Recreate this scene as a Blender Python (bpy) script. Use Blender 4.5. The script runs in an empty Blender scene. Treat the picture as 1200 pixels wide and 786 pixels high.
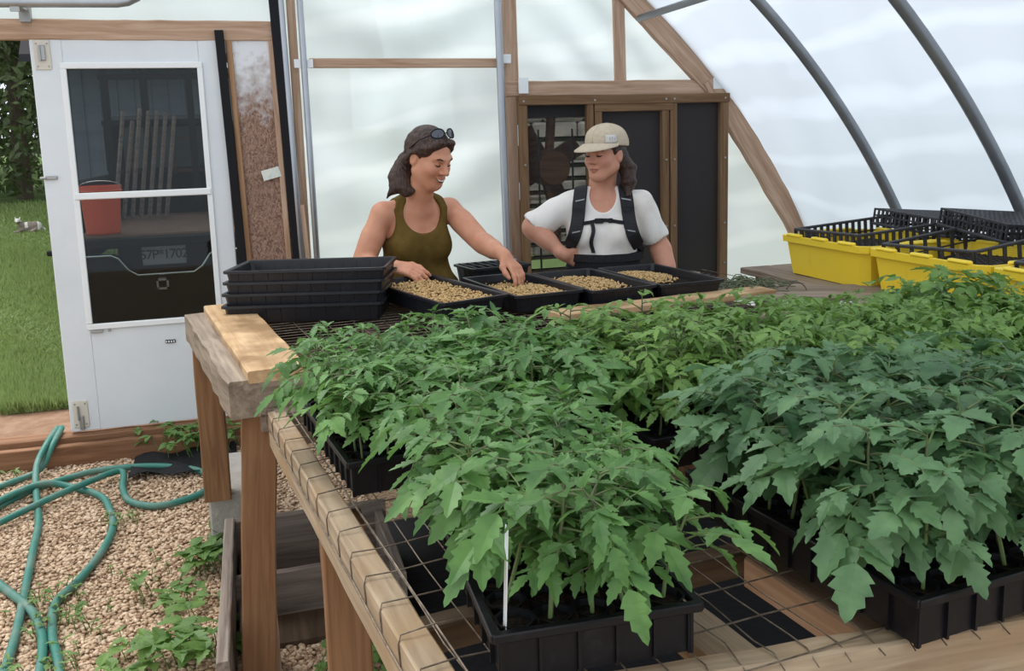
import bpy, math, random
import numpy as np
from mathutils import Vector, Matrix

# ------------------------------------------------------------------ camera, sky, light, exposure
scene = bpy.context.scene
COL = scene.collection
scene.view_settings.view_transform = 'Standard'
scene.view_settings.look = 'None'
scene.view_settings.gamma = 1.0
scene.view_settings.use_curve_mapping = False
scene.view_settings.exposure = 0.30
R = math.radians

cam = bpy.data.cameras.new('camera')
cam_o = bpy.data.objects.new('camera', cam)
COL.objects.link(cam_o)
cam.sensor_fit = 'HORIZONTAL'
cam.sensor_width = 36.0
cam.lens = 1080 / 1200 * 36.0
cam.shift_y = -57 / 1200
cam.clip_start = 0.05
cam.clip_end = 300
_p, _r, _y = R(9.1), R(1.7), R(16.2)
fwd = Vector((math.sin(_y) * math.cos(_p), math.cos(_y) * math.cos(_p), -math.sin(_p)))
rt0 = Vector((math.cos(_y), -math.sin(_y), 0))
up0 = rt0.cross(fwd)
rt = rt0 * math.cos(_r) - up0 * math.sin(_r)
up = rt0 * math.sin(_r) + up0 * math.cos(_r)
m = Matrix((rt, up, -fwd)).transposed().to_4x4()
m.translation = (0, 0, 1.60)
cam_o.matrix_world = m
scene.camera = cam_o

world = bpy.data.worlds.new('overcast_sky')
scene.world = world
world.use_nodes = True
wn = world.node_tree
wn.nodes.clear()
w_out = wn.nodes.new('ShaderNodeOutputWorld')
w_bg = wn.nodes.new('ShaderNodeBackground')
w_tc = wn.nodes.new('ShaderNodeTexCoord')
w_sep = wn.nodes.new('ShaderNodeSeparateXYZ')
w_ramp = wn.nodes.new('ShaderNodeValToRGB')
w_ramp.color_ramp.elements[0].position = 0.0
w_ramp.color_ramp.elements[0].color = (0.80, 0.88, 0.97, 1)
w_ramp.color_ramp.elements[1].position = 0.8
w_ramp.color_ramp.elements[1].color = (1.0, 1.0, 1.0, 1)
wn.links.new(w_tc.outputs['Generated'], w_sep.inputs[0])
wn.links.new(w_sep.outputs['Z'], w_ramp.inputs[0])
wn.links.new(w_ramp.outputs[0], w_bg.inputs['Color'])
w_bg.inputs['Strength'].default_value = 1.15
wn.links.new(w_bg.outputs[0], w_out.inputs[0])

sun = bpy.data.lights.new('hazy_sun', 'SUN')
sun.energy = 2.5
sun.angle = R(35)
sun.color = (1.0, 0.99, 0.97)
sun_o = bpy.data.objects.new('hazy_sun', sun)
COL.objects.link(sun_o)
sun_o.rotation_euler = (R(-28), R(-12), 0)
sun_o.location = (0, 0, 8)

# ------------------------------------------------------------------ helpers
_a = R(6.6)
TU = np.array([math.cos(_a), math.sin(_a), 0.0])
TV = np.array([-math.sin(_a), math.cos(_a), 0.0])


def T(u, v, z):
    """a point given along the table's own axes"""
    return TU * u + TV * v + np.array([0, 0, z])


def tag(o, label=None, cat=None, group=None, kind=None):
    if label: o['label'] = label
    if cat: o['category'] = cat
    if group: o['group'] = group
    if kind: o['kind'] = kind
    return o


def empty(name, loc=(0, 0, 0), rz=0.0, label=None, cat=None, group=None):
    o = bpy.data.objects.new(name, None)
    o.empty_display_size = 0.05
    COL.objects.link(o)
    o.location = tuple(loc)
    o.rotation_euler = (0, 0, rz)
    return tag(o, label, cat, group)


class MB:
    def __init__(s):
        s.v, s.f = [], []

    def add(s, verts, faces):
        n = len(s.v)
        s.v.extend([tuple(map(float, p)) for p in verts])
        s.f.extend([tuple(i + n for i in f) for f in faces])
        return s

    def box(s, c, d, rz=0.0, bevel=0.0, M=None):
        hx, hy, hz = d[0] / 2, d[1] / 2, d[2] / 2
        b = min(bevel, hx * .9, hy * .9, hz * .9)
        if b <= 0:
            vs = [(x, y, z) for z in (-hz, hz) for x, y in ((-hx, -hy), (hx, -hy), (hx, hy), (-hx, hy))]
            fs = [(0, 3, 2, 1), (4, 5, 6, 7), (0, 1, 5, 4), (1, 2, 6, 5), (2, 3, 7, 6), (3, 0, 4, 7)]
        else:
            ring = lambda ix, iy, z: [(-hx + ix, -hy, z), (hx - ix, -hy, z), (hx, -hy + iy, z), (hx, hy - iy, z), (hx - ix, hy, z), (-hx + ix, hy, z), (-hx, hy - iy, z), (-hx, -hy + iy, z)]
            inner = lambda z: [(-hx + b, -hy + b, z), (hx - b, -hy + b, z), (hx - b, -hy + b, z), (hx - b, hy - b, z), (hx - b, hy - b, z), (-hx + b, hy - b, z), (-hx + b, hy - b, z), (-hx + b, -hy + b, z)]
            vs = inner(-hz) + ring(b, b, -hz + b) + ring(b, b, hz - b) + inner(hz)
            fs = []
            for k in range(3):
                for i in range(8):
                    j = (i + 1) % 8
                    fs.append((k * 8 + i, k * 8 + j, k * 8 + 8 + j, k * 8 + 8 + i))
            fs.append(tuple(range(7, -1, -1)))
            fs.append(tuple(range(24, 32)))
        vs = np.array(vs)
        if M is not None:
            vs = vs @ np.array(M).T
        elif rz:
            c_, s_ = math.cos(rz), math.sin(rz)
            vs = np.stack([vs[:, 0] * c_ - vs[:, 1] * s_, vs[:, 0] * s_ + vs[:, 1] * c_, vs[:, 2]], 1)
        return s.add(vs + np.array(c, float), fs)

    def tube(s, pts, r, n=8, cap=True):
        pts = [np.array(p, float) for p in pts]
        rs = r if hasattr(r, '__len__') else [r] * len(pts)
        vs, fs = [], []
        nrm = None
        for i, p in enumerate(pts):
            t = pts[min(i + 1, len(pts) - 1)] - pts[max(i - 1, 0)]
            t = t / (np.linalg.norm(t) + 1e-12)
            if nrm is None:
                a = np.array([0, 0, 1.0]) if abs(t[2]) < .9 else np.array([1.0, 0, 0])
                nrm = np.cross(t, a)
            nrm = nrm - t * (nrm @ t)
            nrm = nrm / (np.linalg.norm(nrm) + 1e-12)
            bn = np.cross(t, nrm)
            for k in range(n):
                an = 2 * math.pi * k / n
                vs.append(p + rs[i] * (math.cos(an) * nrm + math.sin(an) * bn))
        for i in range(len(pts) - 1):
            for k in range(n):
                j = (k + 1) % n
                fs.append((i * n + k, i * n + j, i * n + n + j, i * n + n + k))
        if cap:
            fs.append(tuple(range(n - 1, -1, -1)))
            fs.append(tuple(range((len(pts) - 1) * n, len(pts) * n)))
        return s.add(vs, fs)

    def lathe(s, c, prof, n=20):
        vs, fs = [], []
        for r_, z in prof:
            for k in range(n):
                an = 2 * math.pi * k / n
                vs.append((c[0] + r_ * math.cos(an), c[1] + r_ * math.sin(an), c[2] + z))
        for i in range(len(prof) - 1):
            for k in range(n):
                j = (k + 1) % n
                fs.append((i * n + k, i * n + j, i * n + n + j, i * n + n + k))
        return s.add(vs, fs)

    def ribbon(s, pts, nrm, side, w, th):
        """a band through pts: per point normal and side vectors"""
        vs, fs = [], []
        n = len(pts)
        for p, nn, sd in zip(pts, nrm, side):
            p, nn, sd = map(np.array, (p, nn, sd))
            for a, b in ((-1, 0), (1, 0), (1, 1), (-1, 1)):
                vs.append(p + sd * (w / 2 * a) + nn * (th * b))
        for i in range(n - 1):
            for k in range(4):
                j = (k + 1) % 4
                fs.append((i * 4 + k, i * 4 + j, i * 4 + 4 + j, i * 4 + 4 + k))
        fs.append((3, 2, 1, 0)); fs.append(tuple(range(4 * n - 4, 4 * n)))
        return s.add(vs, fs)

    def build(s, name, mat, parent=None, smooth=False, loc=None):
        me = bpy.data.meshes.new(name)
        me.from_pydata(s.v, [], s.f)
        me.update()
        if smooth:
            me.polygons.foreach_set('use_smooth', [True] * len(me.polygons))
        if mat: me.materials.append(mat)
        o = bpy.data.objects.new(name, me)
        COL.objects.link(o)
        if parent: o.parent = parent
        if loc is not None: o.location = tuple(loc)
        return o


def np_mesh(name, V, F, mat, parent=None, smooth=False):
    me = bpy.data.meshes.new(name)
    V = np.asarray(V, np.float32); F = np.asarray(F, np.int32)
    me.vertices.add(len(V)); me.vertices.foreach_set('co', V.ravel())
    k = F.shape[1]
    me.loops.add(F.size); me.loops.foreach_set('vertex_index', F.ravel())
    me.polygons.add(len(F))
    me.polygons.foreach_set('loop_start', np.arange(0, F.size, k, dtype=np.int32))
    me.polygons.foreach_set('loop_total', np.full(len(F), k, np.int32))
    me.update(calc_edges=True)
    me.validate()
    if smooth: me.polygons.foreach_set('use_smooth', [True] * len(me.polygons))
    if mat: me.materials.append(mat)
    o = bpy.data.objects.new(name, me)
    COL.objects.link(o)
    if parent: o.parent = parent
    return o


def beam(name, p0, p1, w, h, mat, parent=None, upv=(0, 0, 1), bevel=.004, rough=0.0, seed=1):
    """a timber whose own x axis runs along its length (for the grain)"""
    p0, p1 = Vector(p0), Vector(p1)
    x = (p1 - p0); L = x.length; x.normalize()
    z = Vector(upv); y = z.cross(x).normalized(); z = x.cross(y)
    n = max(2, int(L / .08)) if rough else 1
    rng = np.random.RandomState(seed)
    vs, fs = [], []
    hw, hh, b = w / 2, h / 2, min(bevel, w * .3, h * .3)
    prof = [(-hw + b, -hh), (hw - b, -hh), (hw, -hh + b), (hw, hh - b), (hw - b, hh), (-hw + b, hh), (-hw, hh - b), (-hw, -hh + b)]
    for i in range(n + 1):
        j = rng.uniform(-1, 1, 2) * rough
        for (a, c) in prof:
            q = rng.uniform(-1, 1, 2) * rough * .4
            vs.append((L * i / n, a + j[0] + q[0], c + j[1] + q[1]))
    for i in range(n):
        for k in range(8):
            kk = (k + 1) % 8
            fs.append((i * 8 + k, i * 8 + 8 + k, i * 8 + 8 + kk, i * 8 + kk))
    fs.append(tuple(range(8))); fs.append(tuple(range((n + 1) * 8 - 1, n * 8 - 1, -1)))
    o = MB().add(vs, fs).build(name, mat)
    M = Matrix((x, y, z)).transposed().to_4x4(); M.translation = p0
    o.matrix_world = M
    if parent:
        o.parent = parent
        o.matrix_parent_inverse = parent.matrix_basis.inverted()
    return o


# ------------------------------------------------------------------ materials
def mat(name, col, rough=.6, spec=.3, metal=0.0, noise=None, bump=None, coords='Object', tr=0.0):
    """noise=(scale(xyz) , colour2, lo, hi); bump=(scale, strength)"""
    m = bpy.data.materials.new(name)
    m.use_nodes = True
    nt = m.node_tree
    b = nt.nodes['Principled BSDF']
    b.inputs['Base Color'].default_value = (*col, 1)
    b.inputs['Roughness'].default_value = rough
    b.inputs['Specular IOR Level'].default_value = spec
    b.inputs['Metallic'].default_value = metal
    tc = nt.nodes.new('ShaderNodeTexCoord')
    if noise:
        mp = nt.nodes.new('ShaderNodeMapping'); mp.inputs['Scale'].default_value = noise[0]
        nz = nt.nodes.new('ShaderNodeTexNoise'); nz.inputs['Scale'].default_value = 1.0
        nz.inputs['Detail'].default_value = 6; nz.inputs['Roughness'].default_value = .65
        rp = nt.nodes.new('ShaderNodeValToRGB')
        rp.color_ramp.elements[0].position = noise[2]; rp.color_ramp.elements[1].position = noise[3]
        rp.color_ramp.elements[0].color = (*col, 1); rp.color_ramp.elements[1].color = (*noise[1], 1)
        nt.links.new(tc.outputs[coords], mp.inputs[0]); nt.links.new(mp.outputs[0], nz.inputs['Vector'])
        nt.links.new(nz.outputs[0], rp.inputs[0]); nt.links.new(rp.outputs[0], b.inputs['Base Color'])
    if bump:
        mp2 = nt.nodes.new('ShaderNodeMapping'); mp2.inputs['Scale'].default_value = bump[0]
        n2 = nt.nodes.new('ShaderNodeTexNoise'); n2.inputs['Scale'].default_value = 1.0; n2.inputs['Detail'].default_value = 4
        bp = nt.nodes.new('ShaderNodeBump'); bp.inputs['Strength'].default_value = bump[1]; bp.inputs['Distance'].default_value = .01
        nt.links.new(tc.outputs[coords], mp2.inputs[0]); nt.links.new(mp2.outputs[0], n2.inputs['Vector'])
        nt.links.new(n2.outputs[0], bp.inputs['Height']); nt.links.new(bp.outputs[0], b.inputs['Normal'])
    return m


def wood(name, c1, c2, rough=.75, knots=True, stain=None):
    """grain along the object's x axis"""
    m = bpy.data.materials.new(name); m.use_nodes = True
    nt = m.node_tree; b = nt.nodes['Principled BSDF']
    b.inputs['Roughness'].default_value = rough; b.inputs['Specular IOR Level'].default_value = .2
    tc = nt.nodes.new('ShaderNodeTexCoord')
    oi = nt.nodes.new('ShaderNodeObjectInfo')
    off = nt.nodes.new('ShaderNodeVectorMath'); off.operation = 'SCALE'; off.inputs[0].default_value = (7.3, 3.1, 5.7)
    nt.links.new(oi.outputs['Random'], off.inputs['Scale'])
    ad = nt.nodes.new('ShaderNodeVectorMath'); ad.operation = 'ADD'
    nt.links.new(tc.outputs['Object'], ad.inputs[0]); nt.links.new(off.outputs[0], ad.inputs[1])
    mp = nt.nodes.new('ShaderNodeMapping'); mp.inputs['Scale'].default_value = (2.2, 38, 38)
    nz = nt.nodes.new('ShaderNodeTexNoise'); nz.inputs['Detail'].default_value = 7; nz.inputs['Roughness'].default_value = .6
    nz.inputs['Scale'].default_value = 1; nz.inputs['Distortion'].default_value = .6
    nt.links.new(ad.outputs[0], mp.inputs[0]); nt.links.new(mp.outputs[0], nz.inputs['Vector'])
    rp = nt.nodes.new('ShaderNodeValToRGB')
    rp.color_ramp.elements[0].position = .33; rp.color_ramp.elements[1].position = .68
    rp.color_ramp.elements[0].color = (*c1, 1); rp.color_ramp.elements[1].color = (*c2, 1)
    nt.links.new(nz.outputs[0], rp.inputs[0])
    out = rp.outputs[0]
    if stain:
        n3 = nt.nodes.new('ShaderNodeTexNoise'); n3.inputs['Scale'].default_value = 4.5; n3.inputs['Detail'].default_value = 5
        nt.links.new(ad.outputs[0], n3.inputs['Vector'])
        r3 = nt.nodes.new('ShaderNodeValToRGB'); r3.color_ramp.elements[0].position = .48; r3.color_ramp.elements[1].position = .66
        nt.links.new(n3.outputs[0], r3.inputs[0])
        mx = nt.nodes.new('ShaderNodeMix'); mx.data_type = 'RGBA'
        nt.links.new(r3.outputs[0], mx.inputs['Factor']); nt.links.new(out, mx.inputs['A']); mx.inputs['B'].default_value = (*stain, 1)
        out = mx.outputs['Result']
    nt.links.new(out, b.inputs['Base Color'])
    bp = nt.nodes.new('ShaderNodeBump'); bp.inputs['Strength'].default_value = .35; bp.inputs['Distance'].default_value = .004
    nt.links.new(nz.outputs[0], bp.inputs['Height']); nt.links.new(bp.outputs[0], b.inputs['Normal'])
    return m


def leaf_mat(name, c1, c2, rnd=.25, trans=.35, rough=.5):
    m = bpy.data.materials.new(name); m.use_nodes = True
    nt = m.node_tree; b = nt.nodes['Principled BSDF']; out = nt.nodes['Material Output']
    b.inputs['Roughness'].default_value = rough; b.inputs['Specular IOR Level'].default_value = .45
    tc = nt.nodes.new('ShaderNodeTexCoord'); oi = nt.nodes.new('ShaderNodeObjectInfo')
    nz = nt.nodes.new('ShaderNodeTexNoise'); nz.inputs['Scale'].default_value = 22; nz.inputs['Detail'].default_value = 3
    nt.links.new(tc.outputs['Object'], nz.inputs['Vector'])
    ma = nt.nodes.new('ShaderNodeMath'); ma.operation = 'MULTIPLY_ADD'
    nt.links.new(oi.outputs['Random'], ma.inputs[0]); ma.inputs[1].default_value = rnd
    nt.links.new(nz.outputs[0], ma.inputs[2])
    rp = nt.nodes.new('ShaderNodeValToRGB'); rp.color_ramp.elements[0].position = .3; rp.color_ramp.elements[1].position = .85
    rp.color_ramp.elements[0].color = (*c1, 1); rp.color_ramp.elements[1].color = (*c2, 1)
    nt.links.new(ma.outputs[0], rp.inputs[0]); nt.links.new(rp.outputs[0], b.inputs['Base Color'])
    if trans > 0:
        tl = nt.nodes.new('ShaderNodeBsdfTranslucent'); mx = nt.nodes.new('ShaderNodeMixShader')
        hs = nt.nodes.new('ShaderNodeHueSaturation'); hs.inputs['Value'].default_value = 1.3; hs.inputs['Hue'].default_value = .485
        nt.links.new(rp.outputs[0], hs.inputs['Color']); nt.links.new(hs.outputs[0], tl.inputs['Color'])
        mx.inputs[0].default_value = trans
        nt.links.new(b.outputs[0], mx.inputs[1]); nt.links.new(tl.outputs[0], mx.inputs[2]); nt.links.new(mx.outputs[0], out.inputs[0])
    return m


def film_mat(name, col, transp=.2, transl=.62, scale=(3, 3, 3)):
    m = bpy.data.materials.new(name); m.use_nodes = True
    nt = m.node_tree; b = nt.nodes['Principled BSDF']; out = nt.nodes['Material Output']
    b.inputs['Base Color'].default_value = (.82, .86, .88, 1); b.inputs['Roughness'].default_value = .35
    tc = nt.nodes.new('ShaderNodeTexCoord'); mp = nt.nodes.new('ShaderNodeMapping'); mp.inputs['Scale'].default_value = scale
    nz = nt.nodes.new('ShaderNodeTexNoise'); nz.inputs['Scale'].default_value = 1; nz.inputs['Detail'].default_value = 5; nz.inputs['Distortion'].default_value = .8
    nt.links.new(tc.outputs['Object'], mp.inputs[0]); nt.links.new(mp.outputs[0], nz.inputs['Vector'])
    rp = nt.nodes.new('ShaderNodeValToRGB'); rp.color_ramp.elements[0].position = .35; rp.color_ramp.elements[1].position = .68
    rp.color_ramp.elements[0].color = (*[c * .94 for c in col], 1); rp.color_ramp.elements[1].color = (*col, 1)
    nt.links.new(nz.outputs[0], rp.inputs[0])
    # lighter wavy crease bands mixed into the film colour
    mp2 = nt.nodes.new('ShaderNodeMapping'); mp2.inputs['Scale'].default_value = (.55, .55, 1.0); mp2.inputs['Rotation'].default_value = (0, R(14), 0)
    wv = nt.nodes.new('ShaderNodeTexWave'); wv.wave_type = 'BANDS'; wv.bands_direction = 'Z'
    wv.inputs['Scale'].default_value = 1.1; wv.inputs['Distortion'].default_value = 5.5; wv.inputs['Detail'].default_value = 3; wv.inputs['Detail Scale'].default_value = 1.3
    nt.links.new(tc.outputs['Object'], mp2.inputs[0]); nt.links.new(mp2.outputs[0], wv.inputs['Vector'])
    rw = nt.nodes.new('ShaderNodeValToRGB'); rw.color_ramp.elements[0].position = .62; rw.color_ramp.elements[1].position = .98
    rw.color_ramp.elements[1].color = (.42, .42, .42, 1)
    nt.links.new(wv.outputs['Fac'], rw.inputs[0])
    mc = nt.nodes.new('ShaderNodeMix'); mc.data_type = 'RGBA'; mc.inputs['B'].default_value = (*[min(1, c * 1.28) for c in col], 1)
    nt.links.new(rw.outputs[0], mc.inputs['Factor']); nt.links.new(rp.outputs[0], mc.inputs['A'])
    tl = nt.nodes.new('ShaderNodeBsdfTranslucent'); nt.links.new(mc.outputs['Result'], tl.inputs['Color'])
    tp = nt.nodes.new('ShaderNodeBsdfTransparent'); tp.inputs['Color'].default_value = (*col, 1)
    m1 = nt.nodes.new('ShaderNodeMixShader'); m1.inputs[0].default_value = transl
    nt.links.new(b.outputs[0], m1.inputs[1]); nt.links.new(tl.outputs[0], m1.inputs[2])
    m2 = nt.nodes.new('ShaderNodeMixShader'); m2.inputs[0].default_value = transp
    nt.links.new(m1.outputs[0], m2.inputs[1]); nt.links.new(tp.outputs[0], m2.inputs[2]); nt.links.new(m2.outputs[0], out.inputs[0])
    return m


def screen_mat(name, col, transp):
    """fine woven mesh: partly see-through"""
    m = bpy.data.materials.new(name); m.use_nodes = True
    nt = m.node_tree; b = nt.nodes['Principled BSDF']; out = nt.nodes['Material Output']
    b.inputs['Base Color'].default_value = (*col, 1); b.inputs['Roughness'].default_value = .8
    tp = nt.nodes.new('ShaderNodeBsdfTransparent')
    mx = nt.nodes.new('ShaderNodeMixShader'); mx.inputs[0].default_value = transp
    nt.links.new(b.outputs[0], mx.inputs[1]); nt.links.new(tp.outputs[0], mx.inputs[2]); nt.links.new(mx.outputs[0], out.inputs[0])
    return m


def glass_mat(name):
    m = bpy.data.materials.new(name); m.use_nodes = True
    nt = m.node_tree; out = nt.nodes['Material Output']; nt.nodes.remove(nt.nodes['Principled BSDF'])
    tp = nt.nodes.new('ShaderNodeBsdfTransparent'); tp.inputs['Color'].default_value = (.54, .57, .58, 1)
    gl = nt.nodes.new('ShaderNodeBsdfGlossy'); gl.inputs['Roughness'].default_value = .03
    mx = nt.nodes.new('ShaderNodeMixShader'); mx.inputs[0].default_value = .022
    nt.links.new(tp.outputs[0], mx.inputs[1]); nt.links.new(gl.outputs[0], mx.inputs[2]); nt.links.new(mx.outputs[0], out.inputs[0])
    return m


M = {}
M['pine'] = wood('pine_timber', (.36, .22, .14), (.56, .40, .29))
M['tan_wood'] = wood('tan_timber', (.26, .14, .07), (.42, .25, .14))
M['orange_wood'] = wood('treated_post', (.17, .085, .04), (.30, .16, .08))
M['grey_wood'] = wood('weathered_timber', (.16, .12, .09), (.36, .29, .22))
M['pale_wood'] = wood('weathered_pale_timber', (.24, .17, .11), (.46, .36, .25), stain=(.33, .22, .12))
M['board'] = wood('table_board', (.42, .26, .13), (.62, .43, .25), stain=(.25, .15, .07))
M['sill'] = wood('sill_timber', (.16, .075, .04), (.32, .17, .09))
M['cage_wood'] = wood('cage_timber', (.13, .07, .035), (.24, .15, .08))
M['dark_wood'] = wood('dark_timber', (.06, .04, .025), (.12, .08, .05))
M['crate_wood'] = wood('crate_wood', (.13, .10, .085), (.30, .25, .21))
M['film'] = film_mat('end_wall_film', (.745, .815, .825), transp=.07, transl=.76, scale=(1.6, 1, 4))
M['arch_film'] = film_mat('arch_film', (.585, .635, .715), transp=.05, transl=.78, scale=(.7, 1.2, .7))
M['pipe'] = mat('galvanised_pipe', (.33, .35, .38), .38, .5, .75, noise=((8, 8, 3), (.42, .44, .47), .3, .7))
M['hoop'] = mat('hoop_pipe', (.20, .215, .235), .42, .5, .55, noise=((6, 6, 6), (.27, .29, .31), .3, .7))
M['black'] = mat('black_plastic', (.012, .013, .017), .38, .42, noise=((30, 30, 30), (.024, .025, .031), .5, .8))
M['black_cell'] = mat('black_cell_plastic', (.006, .006, .008), .42, .3, noise=((25, 25, 25), (.020, .020, .024), .55, .8))
M['rubber'] = mat('black_rubber', (.010, .010, .012), .7, .2)
M['mesh_tray'] = mat('charcoal_mesh_plastic', (.035, .036, .042), .5, .4)
M['yellow'] = mat('yellow_plastic', (.90, .66, .045), .42, .4, noise=((2, 14, 4), (.72, .48, .03), .58, .85))
M['soil'] = mat('potting_soil', (.012, .009, .007), .95, .1, noise=((120, 120, 120), (.035, .026, .02), .45, .7), bump=((150, 150, 150), .8))
M['seed'] = mat('pea_seed', (.43, .26, .09), .5, .35, noise=((90, 90, 90), (.64, .45, .22), .3, .7))
M['white_door'] = mat('white_door_paint', (.70, .735, .76), .35, .4, noise=((3, 3, 3), (.64, .68, .71), .4, .8))
M['white_trim'] = mat('white_aluminium', (.78, .80, .80), .3, .5)
M['glass'] = glass_mat('storm_glass')
M['steel'] = mat('dull_steel', (.35, .35, .34), .4, .5, .8)
M['plate_cream'] = mat('cream_plate', (.62, .58, .50), .5, .3)
M['wire'] = mat('rusty_wire', (.10, .075, .055), .5, .5, .5, noise=((40, 40, 40), (.26, .21, .16), .4, .7))
M['hose'] = mat('green_hose', (.035, .185, .145), .5, .4, noise=((6, 6, 6), (.17, .23, .19), .45, .7))
M['concrete'] = mat('concrete', (.44, .41, .37), .9, .1, noise=((14, 14, 14), (.34, .31, .28), .4, .7), bump=((60, 60, 60), .5))
M['stem'] = mat('tomato_stem', (.13, .20, .06), .6, .3, noise=((20, 20, 20), (.12, .10, .08), .4, .7))
M['leaf_a'] = leaf_mat('tomato_leaf', (.045, .130, .034), (.165, .335, .090))
M['leaf_b'] = leaf_mat('tomato_leaf_blue_green', (.042, .115, .045), (.155, .295, .130))
M['leaf_c'] = leaf_mat('tomato_leaf_yellow_green', (.070, .165, .032), (.225, .385, .090))
M['weed'] = leaf_mat('weed_leaf', (.07, .17, .03), (.20, .34, .09))
M['tree_leaf'] = leaf_mat('tree_leaf', (.030, .055, .018), (.115, .150, .055), trans=.25)
M['twig'] = mat('twig_bark', (.14, .11, .085), .9, .1)
M['grass'] = leaf_mat('grass_blade', (.15, .235, .065), (.30, .40, .15), trans=.3)
M['truck'] = mat('dark_truck_paint', (.010, .014, .013), .5, .12)
M['truck_black'] = mat('truck_black_plastic', (.012, .012, .013), .5, .3)
M['chrome'] = mat('chrome_trim', (.6, .62, .63), .2, .5, 1.0)
M['rust_dirt'] = mat('dirty_tailgate', (.13, .08, .055), .85, .1, noise=((9, 9, 9), (.07, .05, .04), .4, .7))
M['bucket'] = mat('red_bucket_plastic', (.78, .12, .05), .45, .4)
M['plate_grey'] = mat('licence_plate', (.42, .45, .46), .5, .3)
M['plate_ink'] = mat('licence_ink', (.06, .07, .08), .6, .2)
M['shed'] = mat('grey_shed_siding', (.20, .22, .25), .6, .2, noise=((1, 1, 9), (.15, .165, .19), .4, .7))
M['shed_dark'] = mat('dark_roof_edge', (.03, .03, .035), .7, .2)
M['dark_glass'] = mat('dark_window_glass', (.07, .095, .09), .15, .5)
M['paper'] = mat('paper_card', (.70, .72, .66), .7, .2, noise=((25, 25, 25), (.50, .62, .60), .52, .62))
M['fur_grey'] = mat('grey_brown_fur', (.23, .19, .16), .9, .1, noise=((14, 14, 14), (.32, .28, .25), .4, .7))
M['fur_white'] = mat('white_fur', (.72, .70, .67), .9, .1)
M['stone'] = mat('pale_stone_wall', (.42, .40, .35), .9, .1, noise=((6, 6, 12), (.25, .24, .21), .4, .65), bump=((12, 12, 20), .6))
M['louver'] = mat('black_louver', (.012, .012, .014), .4, .4)
M['screen'] = screen_mat('dark_insect_screen', (.022, .0175, .0185), .10)
M['screen_thin'] = screen_mat('open_insect_screen', (.03, .028, .028), .72)
M['debris'] = mat('dried_vines', (.10, .13, .075), .8, .2, noise=((30, 30, 30), (.20, .20, .13), .4, .7))
M['fabric_and_shade_black'] = mat('black_fabric_and_shade', (.014, .014, .016), .75, .2, bump=((30, 30, 30), .5))
M['white_stake'] = mat('white_plastic_stake', (.78, .80, .84), .4, .4)
M['dirt'] = mat('bare_red_soil', (.26, .155, .10), .95, .1, noise=((9, 9, 9), (.36, .24, .17), .4, .7), bump=((50, 50, 50), .7))
M['tag_black'] = mat('black_label', (.02, .02, .022), .5, .3)


def gravel_material():
    m = bpy.data.materials.new('pea_gravel'); m.use_nodes = True
    nt = m.node_tree; b = nt.nodes['Principled BSDF']; b.inputs['Roughness'].default_value = .85; b.inputs['Specular IOR Level'].default_value = .2
    g = nt.nodes.new('ShaderNodeNewGeometry')
    vo = nt.nodes.new('ShaderNodeTexVoronoi'); vo.inputs['Scale'].default_value = 60
    tc = nt.nodes.new('ShaderNodeTexCoord'); nt.links.new(tc.outputs['Object'], vo.inputs['Vector'])
    rp = nt.nodes.new('ShaderNodeValToRGB'); cr = rp.color_ramp
    cr.elements[0].position = 0; cr.elements[0].color = (.32, .205, .135, 1)
    cr.elements[1].position = 1; cr.elements[1].color = (.72, .57, .42, 1)
    e = cr.elements.new(.35); e.color = (.53, .375, .25, 1)
    e = cr.elements.new(.7); e.color = (.63, .475, .335, 1)
    nt.links.new(g.outputs['Random Per Island'], rp.inputs[0])
    nt.links.new(rp.outputs[0], b.inputs['Base Color'])
    return m


M['gravel'] = gravel_material()
M['gravel_bed'] = mat('gravel_bed', (.20, .13, .08), .95, .1, noise=((70, 70, 70), (.50, .36, .235), .42, .6), bump=((80, 80, 80), 1.0))
M['lawn'] = mat('lawn_ground', (.09, .15, .045), .95, .1, noise=((3, 3, 3), (.14, .21, .07), .4, .7))


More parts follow.
